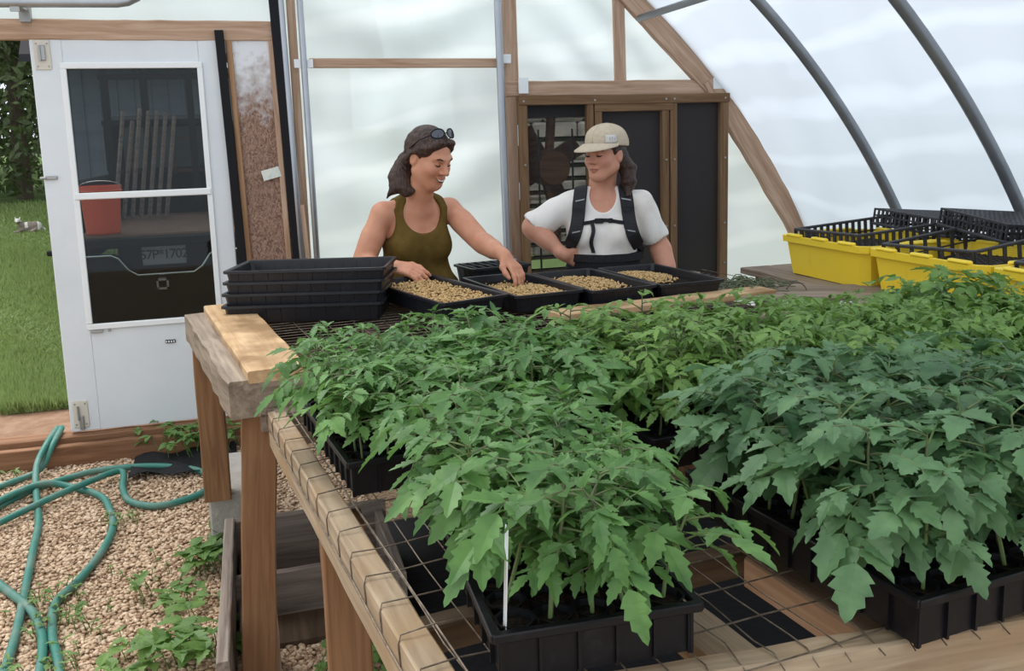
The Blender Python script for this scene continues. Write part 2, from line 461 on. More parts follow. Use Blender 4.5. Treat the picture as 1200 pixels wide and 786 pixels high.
def osb_material():
    m = bpy.data.materials.new('strand_board'); m.use_nodes = True
    nt = m.node_tree; b = nt.nodes['Principled BSDF']; b.inputs['Roughness'].default_value = .8
    tc = nt.nodes.new('ShaderNodeTexCoord')
    vo = nt.nodes.new('ShaderNodeTexVoronoi'); vo.inputs['Scale'].default_value = 1
    mp = nt.nodes.new('ShaderNodeMapping'); mp.inputs['Scale'].default_value = (190, 190, 60); mp.inputs['Rotation'].default_value = (0, R(25), 0)
    nz = nt.nodes.new('ShaderNodeTexNoise'); nz.inputs['Scale'].default_value = 9; nz.inputs['Distortion'].default_value = 2
    ad = nt.nodes.new('ShaderNodeVectorMath'); ad.operation = 'MULTIPLY_ADD'; ad.inputs[1].default_value = (.06, .06, .06)
    nt.links.new(tc.outputs['Object'], nz.inputs['Vector']); nt.links.new(nz.outputs['Color'], ad.inputs[0]); nt.links.new(tc.outputs['Object'], ad.inputs[2])
    nt.links.new(ad.outputs[0], mp.inputs[0]); nt.links.new(mp.outputs[0], vo.inputs['Vector'])
    sp = nt.nodes.new('ShaderNodeSeparateXYZ'); nt.links.new(vo.outputs['Color'], sp.inputs[0])
    rp = nt.nodes.new('ShaderNodeValToRGB')
    rp.color_ramp.elements[0].color = (.13, .070, .050, 1); rp.color_ramp.elements[1].color = (.38, .235, .17, 1)
    nt.links.new(sp.outputs[0], rp.inputs[0])
    # worn white paint left on the top of the sheet
    s2 = nt.nodes.new('ShaderNodeSeparateXYZ'); nt.links.new(tc.outputs['Object'], s2.inputs[0])
    n2 = nt.nodes.new('ShaderNodeTexNoise'); n2.inputs['Scale'].default_value = 26; n2.inputs['Detail'].default_value = 5
    nt.links.new(tc.outputs['Object'], n2.inputs['Vector'])
    ma = nt.nodes.new('ShaderNodeMath'); ma.operation = 'MULTIPLY_ADD'; ma.inputs[1].default_value = .55
    nt.links.new(n2.outputs[0], ma.inputs[0]); nt.links.new(s2.outputs['Z'], ma.inputs[2])
    r2 = nt.nodes.new('ShaderNodeValToRGB'); r2.color_ramp.elements[0].position = .0; r2.color_ramp.elements[1].position = 1
    mr = nt.nodes.new('ShaderNodeMapRange'); mr.inputs['From Min'].default_value = 2.0; mr.inputs['From Max'].default_value = 2.36
    nt.links.new(ma.outputs[0], mr.inputs['Value'])
    mx = nt.nodes.new('ShaderNodeMix'); mx.data_type = 'RGBA'
    nt.links.new(mr.outputs[0], mx.inputs['Factor']); nt.links.new(rp.outputs[0], mx.inputs['A']); mx.inputs['B'].default_value = (.72, .74, .76, 1)
    nt.links.new(mx.outputs['Result'], b.inputs['Base Color'])
    return m


M['osb'] = osb_material()

# ------------------------------------------------------------------ the setting: ground
YW = 5.2                       # the end wall
ARC_C, ARC_Z, ARC_R = -0.5, -1.0, 4.41
arc_x = lambda z: ARC_C + math.sqrt(ARC_R ** 2 - (z - ARC_Z) ** 2)


def st(o, label, cat='structure'):
    return tag(o, label, cat, kind='structure')


gb = MB().add([(-6, -3, 0), (4.2, -3, 0), (4.2, 5.12, 0), (-6, 5.12, 0)], [(0, 1, 2, 3)])
st(gb.build('floor', M['gravel_bed']), 'gravel floor of the greenhouse', 'floor')

rng = np.random.RandomState(4)
ico_v = np.array([(0, 0, 1), (.894, 0, .447), (.276, .851, .447), (-.724, .526, .447), (-.724, -.526, .447), (.276, -.851, .447),
                  (.724, .526, -.447), (-.276, .851, -.447), (-.894, 0, -.447), (-.276, -.851, -.447), (.724, -.526, -.447), (0, 0, -1)])
ico_f = np.array([(0, 1, 2), (0, 2, 3), (0, 3, 4), (0, 4, 5), (0, 5, 1), (1, 6, 2), (2, 7, 3), (3, 8, 4), (4, 9, 5), (5, 10, 1), (2, 6, 7), (3, 7, 8), (4, 8, 9), (5, 9, 10), (1, 10, 6), (6, 11, 7), (7, 11, 8), (8, 11, 9), (9, 11, 10), (10, 11, 6)])


def pebbles(cent, size, squash, rng):
    n = len(cent)
    base = ico_v[None] * (1 + rng.uniform(-.22, .22, (n, 12, 1)))
    sc = size[:, None, None] * np.stack([rng.uniform(.75, 1.3, n), rng.uniform(.6, 1.0, n), np.full(n, squash)], 1)[:, None, :]
    v = base * sc
    an = rng.uniform(0, 2 * np.pi, n); c, s = np.cos(an)[:, None], np.sin(an)[:, None]
    v = np.stack([v[:, :, 0] * c - v[:, :, 1] * s, v[:, :, 0] * s + v[:, :, 1] * c, v[:, :, 2]], 2)
    tl = rng.uniform(-.4, .4, n)[:, None]
    v = np.stack([v[:, :, 0], v[:, :, 1] - v[:, :, 2] * tl, v[:, :, 2] + v[:, :, 1] * tl], 2)
    v = v + cent[:, None, :]
    f = ico_f[None] + (np.arange(n) * 12)[:, None, None]
    return v.reshape(-1, 3), f.reshape(-1, 3)


n = 46000
cy = rng.uniform(2.3, 5.05, n); cx = rng.uniform(-2.5, .50, n) * (cy / 4.4)
cent = np.stack([cx, cy, rng.uniform(.0, .010, n)], 1)
V_, F_ = pebbles(cent, rng.uniform(.0065, .0125, n), .55, rng)
tag(np_mesh('gravel', V_, F_, M['gravel']), 'beige and pinkish pea gravel covering the greenhouse floor', 'gravel', kind='stuff')

MB().add([(-6, 5.12, .0), (4.5, 5.12, .0), (4.5, 6.25, .04), (-6, 6.25, .04)], [(0, 1, 2, 3)])
st(MB().add([(-8, 5.1, -.02), (5, 5.1, -.02), (5, 6.4, .04), (-8, 6.4, .04)], [(0, 1, 2, 3)]).build('ground_soil', M['dirt']), 'strip of bare red soil outside the door', 'ground')


def lawn_z(y):
    return .03 + max(0, y - 6.2) * .098


gl = MB()
for i in range(12):
    pass
ys = [6.2, 8, 10, 12, 14, 18, 26]
for a, b in zip(ys[:-1], ys[1:]):
    gl.add([(-30, a, lawn_z(a)), (25, a, lawn_z(a)), (25, b, lawn_z(b)), (-30, b, lawn_z(b))], [(0, 1, 2, 3)])
gl.add([(4.4, -6, -.05), (30, -6, -.05), (30, 6.25, .02), (4.4, 6.25, .02)], [(0, 1, 2, 3)])
st(gl.build('ground_lawn', M['lawn']), 'sloping lawn outside the greenhouse', 'ground')

# grass blades seen past the door
n = 60000
gy = 6.1 + 8.5 * rng.uniform(0, 1, n) ** 1.4
gx = -(gy * np.where(rng.rand(n) < .45, rng.uniform(.15, .24, n), rng.uniform(.10, .60, n)))
gz = np.array([lawn_z(y) for y in gy])
h = rng.uniform(.03, .085, n) * (1 + .5 * np.sin(gx * 3 + gy * 2)); w = rng.uniform(.004, .009, n) * (1 + (gy - 6) * .12)
an = rng.uniform(0, np.pi, n); ln = rng.uniform(-.04, .04, (n, 2))
V_ = np.zeros((n, 3, 3))
V_[:, 0] = np.stack([gx - w * np.cos(an), gy - w * np.sin(an), gz], 1)
V_[:, 1] = np.stack([gx + w * np.cos(an), gy + w * np.sin(an), gz], 1)
V_[:, 2] = np.stack([gx + ln[:, 0], gy + ln[:, 1], gz + h], 1)
tag(np_mesh('grass', V_.reshape(-1, 3), np.arange(3 * n).reshape(-1, 3), M['grass']), 'bright green grass of the lawn left of the white door', 'grass', kind='stuff')

# ------------------------------------------------------------------ the setting: end wall film with its openings
def in_open(x, z):
    if x < -1.0 and z < 2.22: return True
    if -1.0 <= x < 0.25 and z < 2.24: return True
    if 1.56 < x < 2.88 and .3 < z < 1.83: return True
    return False


step = .035
xs = np.arange(-2.6, 3.95, step); zs = np.arange(.02, 3.45, step)
idx = {}
vs, fs = [], []


def film_pt(x, z):
    k = (round(x, 4), round(z, 4))
    if k not in idx:
        r_ = math.hypot(x - ARC_C, z - ARC_Z)
        if r_ > ARC_R:
            x, z = ARC_C + (x - ARC_C) * ARC_R / r_, ARC_Z + (z - ARC_Z) * ARC_R / r_
        d = .010 * math.sin(x * 9 + 3 * math.sin(z * 2.3)) * math.sin(z * 3.1 + x) + .016 * math.sin((z * 5.2 + x * 1.6 + .8 * math.sin(x * 2.1))) * math.exp(-((x - .95) / .6) ** 2)
        d += .006 * math.sin(x * 31 + z * 7) * math.exp(-((z - 2.1) / .4) ** 2)
        sag = z + .28 * math.cos((x - .95) * 2.4)            # swags hanging between the studs
        d += .020 * math.sin(sag * 13 + .7 * math.sin(x * 3)) * (.4 + .6 * math.sin(sag * 4.1 + 1) ** 2) * math.exp(-((x - .95) / .55) ** 2)
        d += .012 * math.sin(x * 17 + z * 11 + 2 * math.sin(z * 3)) * math.exp(-((x - 2.1) / .5) ** 2)
        d += .009 * math.sin(x * 24 + 1.5 * math.sin(z * 5)) * math.exp(-((z - 1.45) / .5) ** 2) * math.exp(-((x - .95) / .6) ** 2)
        idx[k] = len(vs); vs.append((x, YW + .03 + d, z))
    return idx[k]


for x in xs:
    for z in zs:
        cxm, czm = x + step / 2, z + step / 2
        if in_open(cxm, czm) or math.hypot(cxm - ARC_C, czm - ARC_Z) > ARC_R + .01: continue
        fs.append((film_pt(x, z), film_pt(x + step, z), film_pt(x + step, z + step), film_pt(x, z + step)))
st(MB().add(vs, fs).build('wall_end', M['film'], smooth=True), 'translucent white plastic film stretched over the end wall', 'wall')

# the arched film on the right side and overhead
vs, fs = [], []
na, ny = 60, 44
y0f, y1f = .2, YW + .05
for j in range(ny + 1):
    y = y0f + (y1f - y0f) * j / ny
    for i in range(na + 1):
        th = R(13.5) + (R(84) - R(13.5)) * i / na
        rr = ARC_R + .03 + .006 * math.sin(y * 7.5 + th * 5) + .005 * math.sin(y * 15 + th * 21)
        vs.append((ARC_C + rr * math.cos(th), y, ARC_Z + rr * math.sin(th)))
for j in range(ny):
    for i in range(na):
        a = j * (na + 1) + i
        fs.append((a, a + na + 1, a + na + 2, a + 1))
st(MB().add(vs, fs).build('ceiling', M['arch_film'], smooth=True), 'translucent plastic film arching over the hoops on the right', 'ceiling')

# hoops
for k, y in enumerate((4.08, 3.24, 2.4, 1.56)):
    pts = []
    for i in range(49):
        th = R(13) + (R(88) - R(13)) * i / 48
        pts.append((ARC_C + (ARC_R - .03) * math.cos(th), y, ARC_Z + (ARC_R - .03) * math.sin(th)))
    st(MB().tube(pts, .027, 12).build('trim_%d' % (k + 1), M['hoop'], smooth=True), ['curved grey steel hoop nearest the end wall', 'second curved grey steel hoop from the end wall', 'curved grey steel hoop at the right edge', 'curved grey steel hoop nearest the camera'][k], 'pipe')
# purlin under the hoops
th = math.atan2(2.36 - ARC_Z, 2.40 - ARC_C)
px_, pz_ = ARC_C + (ARC_R - .075) * math.cos(th), ARC_Z + (ARC_R - .075) * math.sin(th)
st(MB().tube([(px_, YW - .02, pz_), (px_, .3, pz_)], .020, 10).build('trim_5', M['hoop'], smooth=True), 'grey purlin pipe running from the diagonal timber', 'pipe')
# timbers of the end wall (all named as trim)
def timber(i, p0, p1, w, h, mt, label, upv=(0, -1, 0), rough=0.0):
    return st(beam('trim_%d' % i, p0, p1, w, h, mt, None, upv, rough=rough, seed=i), label, 'timber')


timber(7, (-1.9, YW - .02, 2.205), (.25, YW - .02, 2.20), .10, .045, M['pine'], 'pale pine header beam over the white door', rough=.002)
timber(8, (.33, YW + .0, 0), (.33, YW + .0, 3.3), .045, .045, M['pine'], 'narrow pine stud behind the left steel pipe')
timber(9, (.41, YW - .01, 2.035), (1.5, YW - .01, 2.03), .05, .04, M['pine'], 'thin pine batten across the white film')
timber(10, (1.555, YW, 0), (1.53, YW, 3.2), .085, .045, M['pine'], 'upright pine stud left of the screened vent')
timber(11, (1.50, YW + .02, .4), (1.50, YW + .02, 2.0), .05, .02, M['pine'], 'thin pink pine strip edging the film')
timber(12, (1.50, YW - .01, 1.885), (2.88, YW - .01, 1.88), .085, .045, M['pine'], 'pine header board over the screened vent', rough=.002)
timber(13, (2.22, YW + .0, 1.92), (2.20, YW + .0, 3.1), .065, .04, M['pine'], 'short pine stud above the screened vent')
timber(14, (1.75, YW - .02, 2.93), (2.84, YW - .02, 1.88), .15, .045, M['pine'], 'upper diagonal pine timber under the arch', rough=.003)
timber(15, (2.80, YW - .03, 1.93), (3.52, YW - .03, .85), .13, .045, M['pine'], 'lower diagonal pine timber running down to the yellow tubs', rough=.003)
timber(16, (3.50, YW - .02, .90), (3.80, YW - .02, 0), .13, .045, M['pine'], 'foot of the diagonal timber behind the tubs')
# film scraps stapled on timber joints
sc = MB()
for (x, z, w, h) in [(1.50, 2.05, .06, .05), (1.60, 1.90, .06, .09), (2.86, 1.90, .10, .07), (.375, 2.03, .10, .045), (1.57, 1.62, .025, .12), (1.57, 1.3, .025, .10)]:
    sc.box((x, YW - .05, z), (w, .006, h), bevel=.002)
st(sc.build('trim_17', M['white_trim']), 'scraps of white tape on the timber joints', 'tape')

# pipes standing against the end wall
st(MB().tube([(.315, YW - .06, 0), (.265, YW - .06, 3.0)], .017, 10).build('trim_18', M['pipe'], smooth=True), 'grey steel pipe beside the black rubber strip', 'pipe')
st(MB().tube([(.385, YW - .06, 0), (.372, YW - .06, 3.0)], .017, 10).build('trim_19', M['pipe'], smooth=True), 'grey steel pipe at the left edge of the film', 'pipe')
pb = MB().tube([(1.475, YW - .07, .2), (1.45, YW - .07, 3.0)], .022, 12)
pb.tube([(1.475, YW - .07, .80), (1.475, YW - .07, .93)], .034, 12)
pb.box((1.48, YW - .06, .86), (.10, .03, .10), bevel=.006)
st(pb.build('trim_20', M['pipe'], smooth=False), 'grey steel pipe with clamp left of the screened vent', 'pipe')
# pipe over the door, bent up at its end, in a bracket
pts = [(-1.9, YW - .28, 2.292)] + [(-1.2 + .7 * t, YW - .28, 2.294 + .006 * t) for t in (0, .4, .8, 1)] + [(-.5 + .16 * math.sin(a), YW - .28, 2.30 + .16 * (1 - math.cos(a))) for a in (.3, .6, .9, 1.2)] + [(-.25, YW - .28, 2.6)]
st(MB().tube(pts, .023, 10).build('trim_21', M['pipe'], smooth=True), 'grey pipe bent upward above the door header', 'pipe')
bk = MB().box((-.945, YW - .16, 2.29), (.035, .27, .012)).box((-.945, YW - .285, 2.30), (.04, .012, .09)).box((-.945, YW - .05, 2.275), (.05, .05, .08))
st(bk.build('trim_22', M['steel']), 'steel bracket holding the pipe above the door', 'bracket')

# strips, strand board and note right of the door
st(beam('trim_23', (.005, YW - .055, .2), (-.045, YW - .055, 2.20), .045, .03, M['rubber'], None, (0, -1, 0)), 'black rubber strip beside the white door', 'strip')
st(beam('trim_24', (.30, YW - .055, .2), (.235, YW - .055, 2.6), .052, .03, M['rubber'], None, (0, -1, 0)), 'black rubber strip right of the strand board', 'strip')
st(MB().box((.13, YW - .02, 1.15), (.27, .02, 2.06)).build('wall_panel', M['osb']), 'reddish strand board panel between two black strips', 'panel')
timber(25, (.035, YW - .035, .12), (.0, YW - .035, 2.15), .03, .03, M['tan_wood'], 'thin pine edge left of the strand board')
timber(26, (.245, YW - .035, .12), (.215, YW - .035, 2.15), .03, .03, M['pine'], 'thin pine edge right of the strand board')
timber(27, (.36, YW - .03, .5), (.315, YW - .06, 1.28), .03, .02, M['pine'], 'loose pine lath leaning by the steel pipe')
nt_ = MB()
g = 6
vv = []
for i in range(g + 1):
    for j in range(3):
        vv.append(((i / g - .5) * .095, -.004 * math.sin(i / g * 3.0), (j / 2 - .5) * .055))
nt_.add(vv, [(i * 3 + j, (i + 1) * 3 + j, (i + 1) * 3 + j + 1, i * 3 + j + 1) for i in range(g) for j in range(2)])
o = tag(nt_.build('note_card', M['paper'], loc=(.168, YW - .05, 1.455)), 'small pale paper card pinned askew on the strand board', 'note')
o.rotation_euler = (0, R(-14), 0)
so = o.modifiers.new('thick', 'SOLIDIFY'); so.thickness = .0015

# sill timbers under the door
st(beam('baseboard_end', (-2.2, YW - .16, .055), (.15, YW - .16, .052), .05, .115, M['sill'], None, (0, 0, 1), rough=.002), 'reddish sill timber under the white door', 'timber')
st(beam('baseboard_back', (-2.2, YW - .03, .075), (3.8, YW - .03, .075), .12, .11, M['sill'], None, (0, 0, 1), rough=.002), 'second sill timber behind the first', 'timber')

# ------------------------------------------------------------------ the white storm door
DX0, DX1, DZ0, DZ1, DY = -.945, -.045, .14, 2.165, YW - .02
door = empty('door_1', (DX0, DY, DZ0))
tag(door, 'white storm door with two glass panes, standing slightly open', 'door', kind='structure')
gx0, gx1, gz0, gz1, gzm = -.80, -.155, .69, 2.035, 1.375


def dpart(name, mb, mt, parent=None, smooth=False):
    o = mb.build(name, mt, smooth=smooth)
    o.parent = door if parent is None else parent
    o.matrix_parent_inverse = Matrix.Translation((-DX0, -DY, -DZ0)) if parent is None else Matrix()
    return o


mb = MB()
mb.box(((DX0 + gx0) / 2, DY, (DZ0 + DZ1) / 2), (gx0 - DX0, .035, DZ1 - DZ0), bevel=.004)
mb.box(((DX1 + gx1) / 2, DY, (DZ0 + DZ1) / 2), (DX1 - gx1, .035, DZ1 - DZ0), bevel=.004)
mb.box(((gx0 + gx1) / 2, DY, (gz1 + DZ1) / 2), (gx1 - gx0, .034, DZ1 - gz1), bevel=.003)
mb.box(((gx0 + gx1) / 2, DY, (gz0 + DZ0) / 2), (gx1 - gx0, .034, gz0 - DZ0), bevel=.003)
dpart('door_leaf', mb, M['white_door'])
mb = MB()
yy = DY - .02
mb.box(((gx0 + gx1) / 2, yy, gz1 - .008), (gx1 - gx0 + .03, .02, .03), bevel=.003)
mb.box(((gx0 + gx1) / 2, yy, gz0 + .005), (gx1 - gx0 + .03, .02, .03), bevel=.003)
mb.box((gx0 - .002, yy, (gz0 + gz1) / 2), (.028, .0192, gz1 - gz0 - .044), bevel=.003)
mb.box((gx1 + .002, yy, (gz0 + gz1) / 2), (.028, .0192, gz1 - gz0 - .044), bevel=.003)
mb.box(((gx0 + gx1) / 2, yy - .004, gzm), (gx1 - gx0 + .02, .026, .034), bevel=.004)
dpart('glass_frame', mb, M['white_trim'])
dpart('upper_pane', MB().box(((gx0 + gx1) / 2, DY + .004, (gzm + gz1) / 2), (gx1 - gx0, .004, gz1 - gzm - .03)), M['glass'])
dpart('lower_pane', MB().box(((gx0 + gx1) / 2, DY - .004, (gzm + gz0) / 2), (gx1 - gx0, .004, gzm - gz0 - .03)), M['glass'])
for z in (2.08, .235):
    pl = dpart('hinge_plate', MB().box((DX0 + .055, DY - .021, z), (.075, .006, .145), bevel=.003), M['plate_cream'])
    for dx in (-.025, .025):
        for dz in (-.055, .055):
            s_ = MB().lathe((0, 0, 0), [(0, .003), (.004, .003), (.005, 0)], 8)
            s_.v = [(DX0 + .055 + dx + x, DY - .024 - zz, z + dz + y) for x, y, zz in s_.v]
            q = s_.build('screw', M['steel']); q.parent = pl
    h_ = MB().box((DX0 + .058, DY - .028, z + (.01 if z > 1 else -.045)), (.024, .012, .075), bevel=.003).tube([(DX0 + .046, DY - .034, z - .03), (DX0 + .046, DY - .034, z + .045)], .006, 8)
    q = h_.build('hook', M['steel']); q.parent = pl
hd = MB().box((DX0 + .035, DY - .025, 1.475), (.06, .014, .018), bevel=.003).box((DX0 + .0, DY - .03, 1.475), (.03, .02, .012), bevel=.003)
dpart('latch', hd, M['steel'])
dpart('knob', MB().box((DX0 - .012, DY, 1.09), (.03, .022, .028), bevel=.006), M['rubber'])
tg = MB().box((gx0 + .385, DY - .021, .585), (.052, .008, .018), bevel=.002)
dpart('label_strip', tg, M['tag_black'])
dg = MB()
for k in range(4):
    dg.box((gx0 + .365 + k * .0125, DY - .0265, .585), (.007, .003, .009))
dpart('label_marks', dg, M['white_trim'])
dpart('sash_clip', MB().box((gx0 + .03, DY - .028, gz0 - .02), (.06, .012, .012), bevel=.002).box((gx0 + .09, DY - .028, gz0 - .018), (.012, .012, .012), bevel=.002), M['steel'])

# ------------------------------------------------------------------ screened vent with louvers behind
vent = empty('window_1', (1.56, YW - .06, .35))
tag(vent, 'brown timber vent frame with three dark mesh screens behind the woman in the cap', 'window', kind='structure')


def vp(name, o):
    o.parent = vent; o.matrix_parent_inverse = Matrix.Translation((-1.56, -(YW - .06), -.35)) @ Matrix()
    return o


vy = YW - .06
vx = [1.575, 1.995, 2.045, 2.49, 2.545, 2.865]


def vbeam(name, p0, p1, w, h):
    o = beam(name, p0, p1, w, h, M['cage_wood'], None, (0, -1, 0))
    mw = o.matrix_world.copy()
    o.parent = vent; o.matrix_parent_inverse = Matrix.Translation((-1.56, -vy, -.35)); o.matrix_basis = mw
    return o


for x, w in ((1.585, .05), (1.995, .04), (2.045, .045), (2.475, .045), (2.53, .045), (2.87, .055)):
    vbeam('stile', (x, vy, .35), (x, vy, 1.80), w, .05)
vbeam('rail', (1.56, vy - .006, 1.815), (2.90, vy - .006, 1.812), .055, .055)
vbeam('rail', (1.56, vy, .37), (2.90, vy, .37), .05, .05)
vbeam('rail', (2.02, vy - .004, 1.765), (2.52, vy - .004, 1.765), .045, .05)
for (x0, x1, mt) in ((1.61, 1.975, 'screen_thin'), (2.065, 2.455, 'screen'), (2.555, 2.845, 'screen')):
    o = MB().box(((x0 + x1) / 2, vy + .01, 1.09), (x1 - x0, .004, 1.46)).build('mesh_screen', M[mt])
    vp('mesh_screen', o)
gr_ = MB()
for x in (1.69, 1.90):
    gr_.tube([(x, vy + .035, .42), (x, vy + .035, 1.65)], .006, 6)
vp('bar', gr_.build('guard_bar', M['louver']))
bo = MB()
for x in (1.585, 2.02, 2.475, 2.53, 2.87):
    for z in (1.81, 1.45, 1.05, .8):
        bo.lathe((0, 0, 0), [(0, .004), (.006, .003), (.007, 0)], 8)
        k = len(bo.v) - 24
        bo.v[k:] = [(x + a, vy - .032 - c, z + b) for a, b, c in bo.v[k:]]
vp('screws', bo.build('screw_heads', M['steel']))

fan = empty('exhaust_fan', (1.8, YW + .08, .4), label='black louvred exhaust fan box behind the left vent screen', cat='fan')


def fpart(name, mb, mt):
    o = mb.build(name, mt); o.parent = fan; o.matrix_parent_inverse = Matrix.Translation((-1.8, -(YW + .08), -.4)); return o


fb = MB()
fb.box((1.58, YW + .25, 1.12), (.02, .34, 1.5)).box((2.20, YW + .25, 1.12), (.02, .34, 1.5)).box((1.9, YW + .25, 1.80), (.62, .34, .16)).box((1.9, YW + .25, .36), (.62, .34, .04))
fpart('housing', fb, M['louver'])
for k in range(15):
    z = .43 + k * .083
    sl = MB()
    c_, s_ = math.cos(R(28)), math.sin(R(28))
    sl.box((1.89, YW + .38, z), (.60, .045, .012), M=((1, 0, 0), (0, c_, s_), (0, -s_, c_)))
    fpart('louver_slat', sl, M['louver'])
mo = MB().lathe((0, 0, 0), [(0, -.12), (.10, -.12), (.11, -.09), (.11, .10), (.05, .13), (0, .13)], 16)
mo.v = [(1.83 + x, YW + .22 + z, 1.42 + y) for x, y, z in mo.v]
mo.tube([(1.83, YW + .20, 1.50), (1.85, YW + .20, 1.76)], .03, 8).tube([(1.80, YW + .2, 1.38), (1.86, YW + .2, 1.16), (1.87, YW + .22, .9)], .035, 8)
for k in range(4):
    a = k * math.pi / 2 + .5
    mo.ribbon([(1.83 + .08 * math.cos(a), YW + .31, 1.42 + .08 * math.sin(a)), (1.83 + .22 * math.cos(a), YW + .33, 1.42 + .22 * math.sin(a)), (1.83 + .27 * math.cos(a), YW + .31, 1.42 + .27 * math.sin(a))],
              [(0, 1, 0)] * 3, [(-math.sin(a), .3, math.cos(a))] * 3, .12, .004)
fpart('motor_and_blades', mo, M['sill'])
# pale stone wall a way outside, seen between the slats
sw = MB()
rr = np.random.RandomState(3)
for r_ in range(10):
    x = 1.7
    while x < 4.6:
        w = rr.uniform(.2, .4)
        sw.box((x + w / 2, 7.3 + rr.uniform(-.02, .02), .72 + r_ * .155), (w - .005, .3, .152), bevel=.02)
        x += w
st(sw.build('stone_wall', M['stone']), 'pale stone wall outside beyond the vent', 'wall')


def put(root, name, mb, mt, smooth=False):
    """a part, built in world coordinates, under its thing"""
    o = mb.build(name, mt, smooth=smooth)
    o.parent = root
    o.matrix_parent_inverse = root.matrix_basis.inverted()
    return o


def tbeam(root, name, p0, p1, w, h, mt, rough=.0015, upv=(0, 0, 1), seed=1):
    o = beam(name, p0, p1, w, h, mt, None, upv, rough=rough, seed=seed)
    mw = o.matrix_world.copy()
    o.parent = root; o.matrix_parent_inverse = root.matrix_basis.inverted(); o.matrix_basis = mw
    return o


# ------------------------------------------------------------------ near table
ZT, ZF = .885, .955
near = empty('plant_table', T(.31, .95, 0), R(6.6), 'low weathered wooden plant table topped with wire mesh, in the foreground', 'table')
tbeam(near, 'side_rail', T(.345, .70, ZT - .055), T(.345, 2.52, ZT - .055), .05, .10, M['pale_wood'], seed=3)
tbeam(near, 'front_rail', T(.37, 1.03, ZT - .062), T(2.48, .661, ZT - .062), .045, .12, M['pale_wood'], seed=4)
tbeam(near, 'back_rail', T(.34, 2.52, ZT - .055), T(2.48, 2.52, ZT - .055), .05, .10, M['grey_wood'], seed=5)
tbeam(near, 'side_rail', T(2.46, .72, ZT - .055), T(2.46, 2.52, ZT - .055), .05, .10, M['grey_wood'], seed=6)
tbeam(near, 'cross_slat', T(.76, .93, ZT - .045), T(.74, 2.5, ZT - .045), .075, .045, M['pale_wood'], seed=7)
tbeam(near, 'cross_slat', T(1.35, .85, ZT - .045), T(1.33, 2.5, ZT - .045), .075, .045, M['grey_wood'], seed=8)
tbeam(near, 'cross_slat', T(1.95, .8, ZT - .045), T(1.95, 2.5, ZT - .045), .075, .045, M['grey_wood'], seed=9)
tbeam(near, 'cross_slat', T(.38, 1.38, ZT - .10), T(2.44, 1.38, ZT - .10), .05, .05, M['dark_wood'], seed=9)
tbeam(near, 'cross_slat', T(1.02, .97, ZT - .08), T(1.02, 1.3, ZT - .08), .06, .06, M['pine'], seed=9)
for (u, v) in ((.385, 1.93), (2.40, .80), (2.40, 2.4)):
    tbeam(near, 'leg', T(u, v, 0), T(u, v, ZT - .10 if u < .5 else ZT - .07), .095, .095, M['orange_wood'], upv=(0, 1, 0), seed=int(u * 10))
wm = MB()
rr = np.random.RandomState(8)
jit = lambda s: rr.uniform(-s, s)
for k in range(42):
    u = .375 + k * .05
    v0 = 1.01 - (u - .37) * .175
    wm.tube([T(u + jit(.004), v0 - .015, ZT - .012), T(u + jit(.003), v0 + .012, ZT + .002)] + [T(u + jit(.004), v0 + .05 + q, ZT + .003 + jit(.003)) for q in (0, .12, .25, .4, .6, .9, 1.2)] + [T(u, 2.52, ZT + .003)], .0012, 5)
for k in range(18):
    v = .93 + k * .1 + jit(.006)
    u0 = .318
    if v > 1.0:
        a = [T(u0, v - .006, ZT - .045), T(u0 - .001, v - .002, ZT - .012), T(u0 + .004, v, ZT + .002)]
    else:
        a = [T(.40, v, ZT + .003)]
    wm.tube(a + [T(.372 + q, v + jit(.004), ZT + .004 + jit(.003)) for q in (.0, .1, .25, .45, .7, 1, 1.4, 1.8, 2.05)], .0014, 5)
wm.tube([T(.316, 1.0 + q * .1, ZT - .045 + jit(.003)) for q in range(16)], .0018, 5)
wm.tube([T(.376, .95 + q * .1, ZT + .005 + jit(.002)) for q in range(16)], .0018, 5)
put(near, 'wire_mesh', wm, M['wire'])

# ------------------------------------------------------------------ far table
far = empty('potting_table', T(.29, 2.6, 0), R(6.6), 'tall timber potting table at the back that carries the seed trays', 'table')
tbeam(far, 'side_beam', T(.265, 2.56, ZF - .04), T(.235, 3.72, ZF - .04), .085, .105, M['grey_wood'], rough=.004, seed=21)
tbeam(far, 'front_beam', T(.31, 2.585, ZF - .045), T(2.55, 2.62, ZF - .045), .05, .10, M['grey_wood'], seed=22)
tbeam(far, 'back_beam', T(.25, 3.70, ZF - .05), T(2.5, 3.66, ZF - .05), .05, .09, M['grey_wood'], seed=23)
tbeam(far, 'front_beam', T(.31, 2.60, ZF - .125), T(1.0, 2.62, ZF - .125), .05, .05, M['grey_wood'], seed=24)
tbeam(far, 'cross_slat', T(.8, 2.62, ZF - .06), T(.8, 3.68, ZF - .06), .05, .05, M['dark_wood'], seed=25)
tbeam(far, 'cross_slat', T(1.5, 2.62, ZF - .06), T(1.5, 3.68, ZF - .06), .05, .05, M['dark_wood'], seed=26)
for i, (a, b) in enumerate(((T(.315, 2.66, ZF - .09), T(.255, 2.66, 0)), (T(.25, 3.60, ZF - .09), T(.25, 3.60, .26)), (T(2.5, 2.66, ZF - .09), T(2.5, 2.66, 0)), (T(2.4, 3.6, ZF - .09), T(2.4, 3.6, 0)))):
    tbeam(far, 'leg', b, a, .098, .098, M['orange_wood'], upv=(0, 1, 0), seed=30 + i)
tbeam(far, 'leg', T(.305, 2.71, 0), T(.30, 2.71, ZF - .15), .05, .09, M['pine'], upv=(0, 1, 0), seed=36)
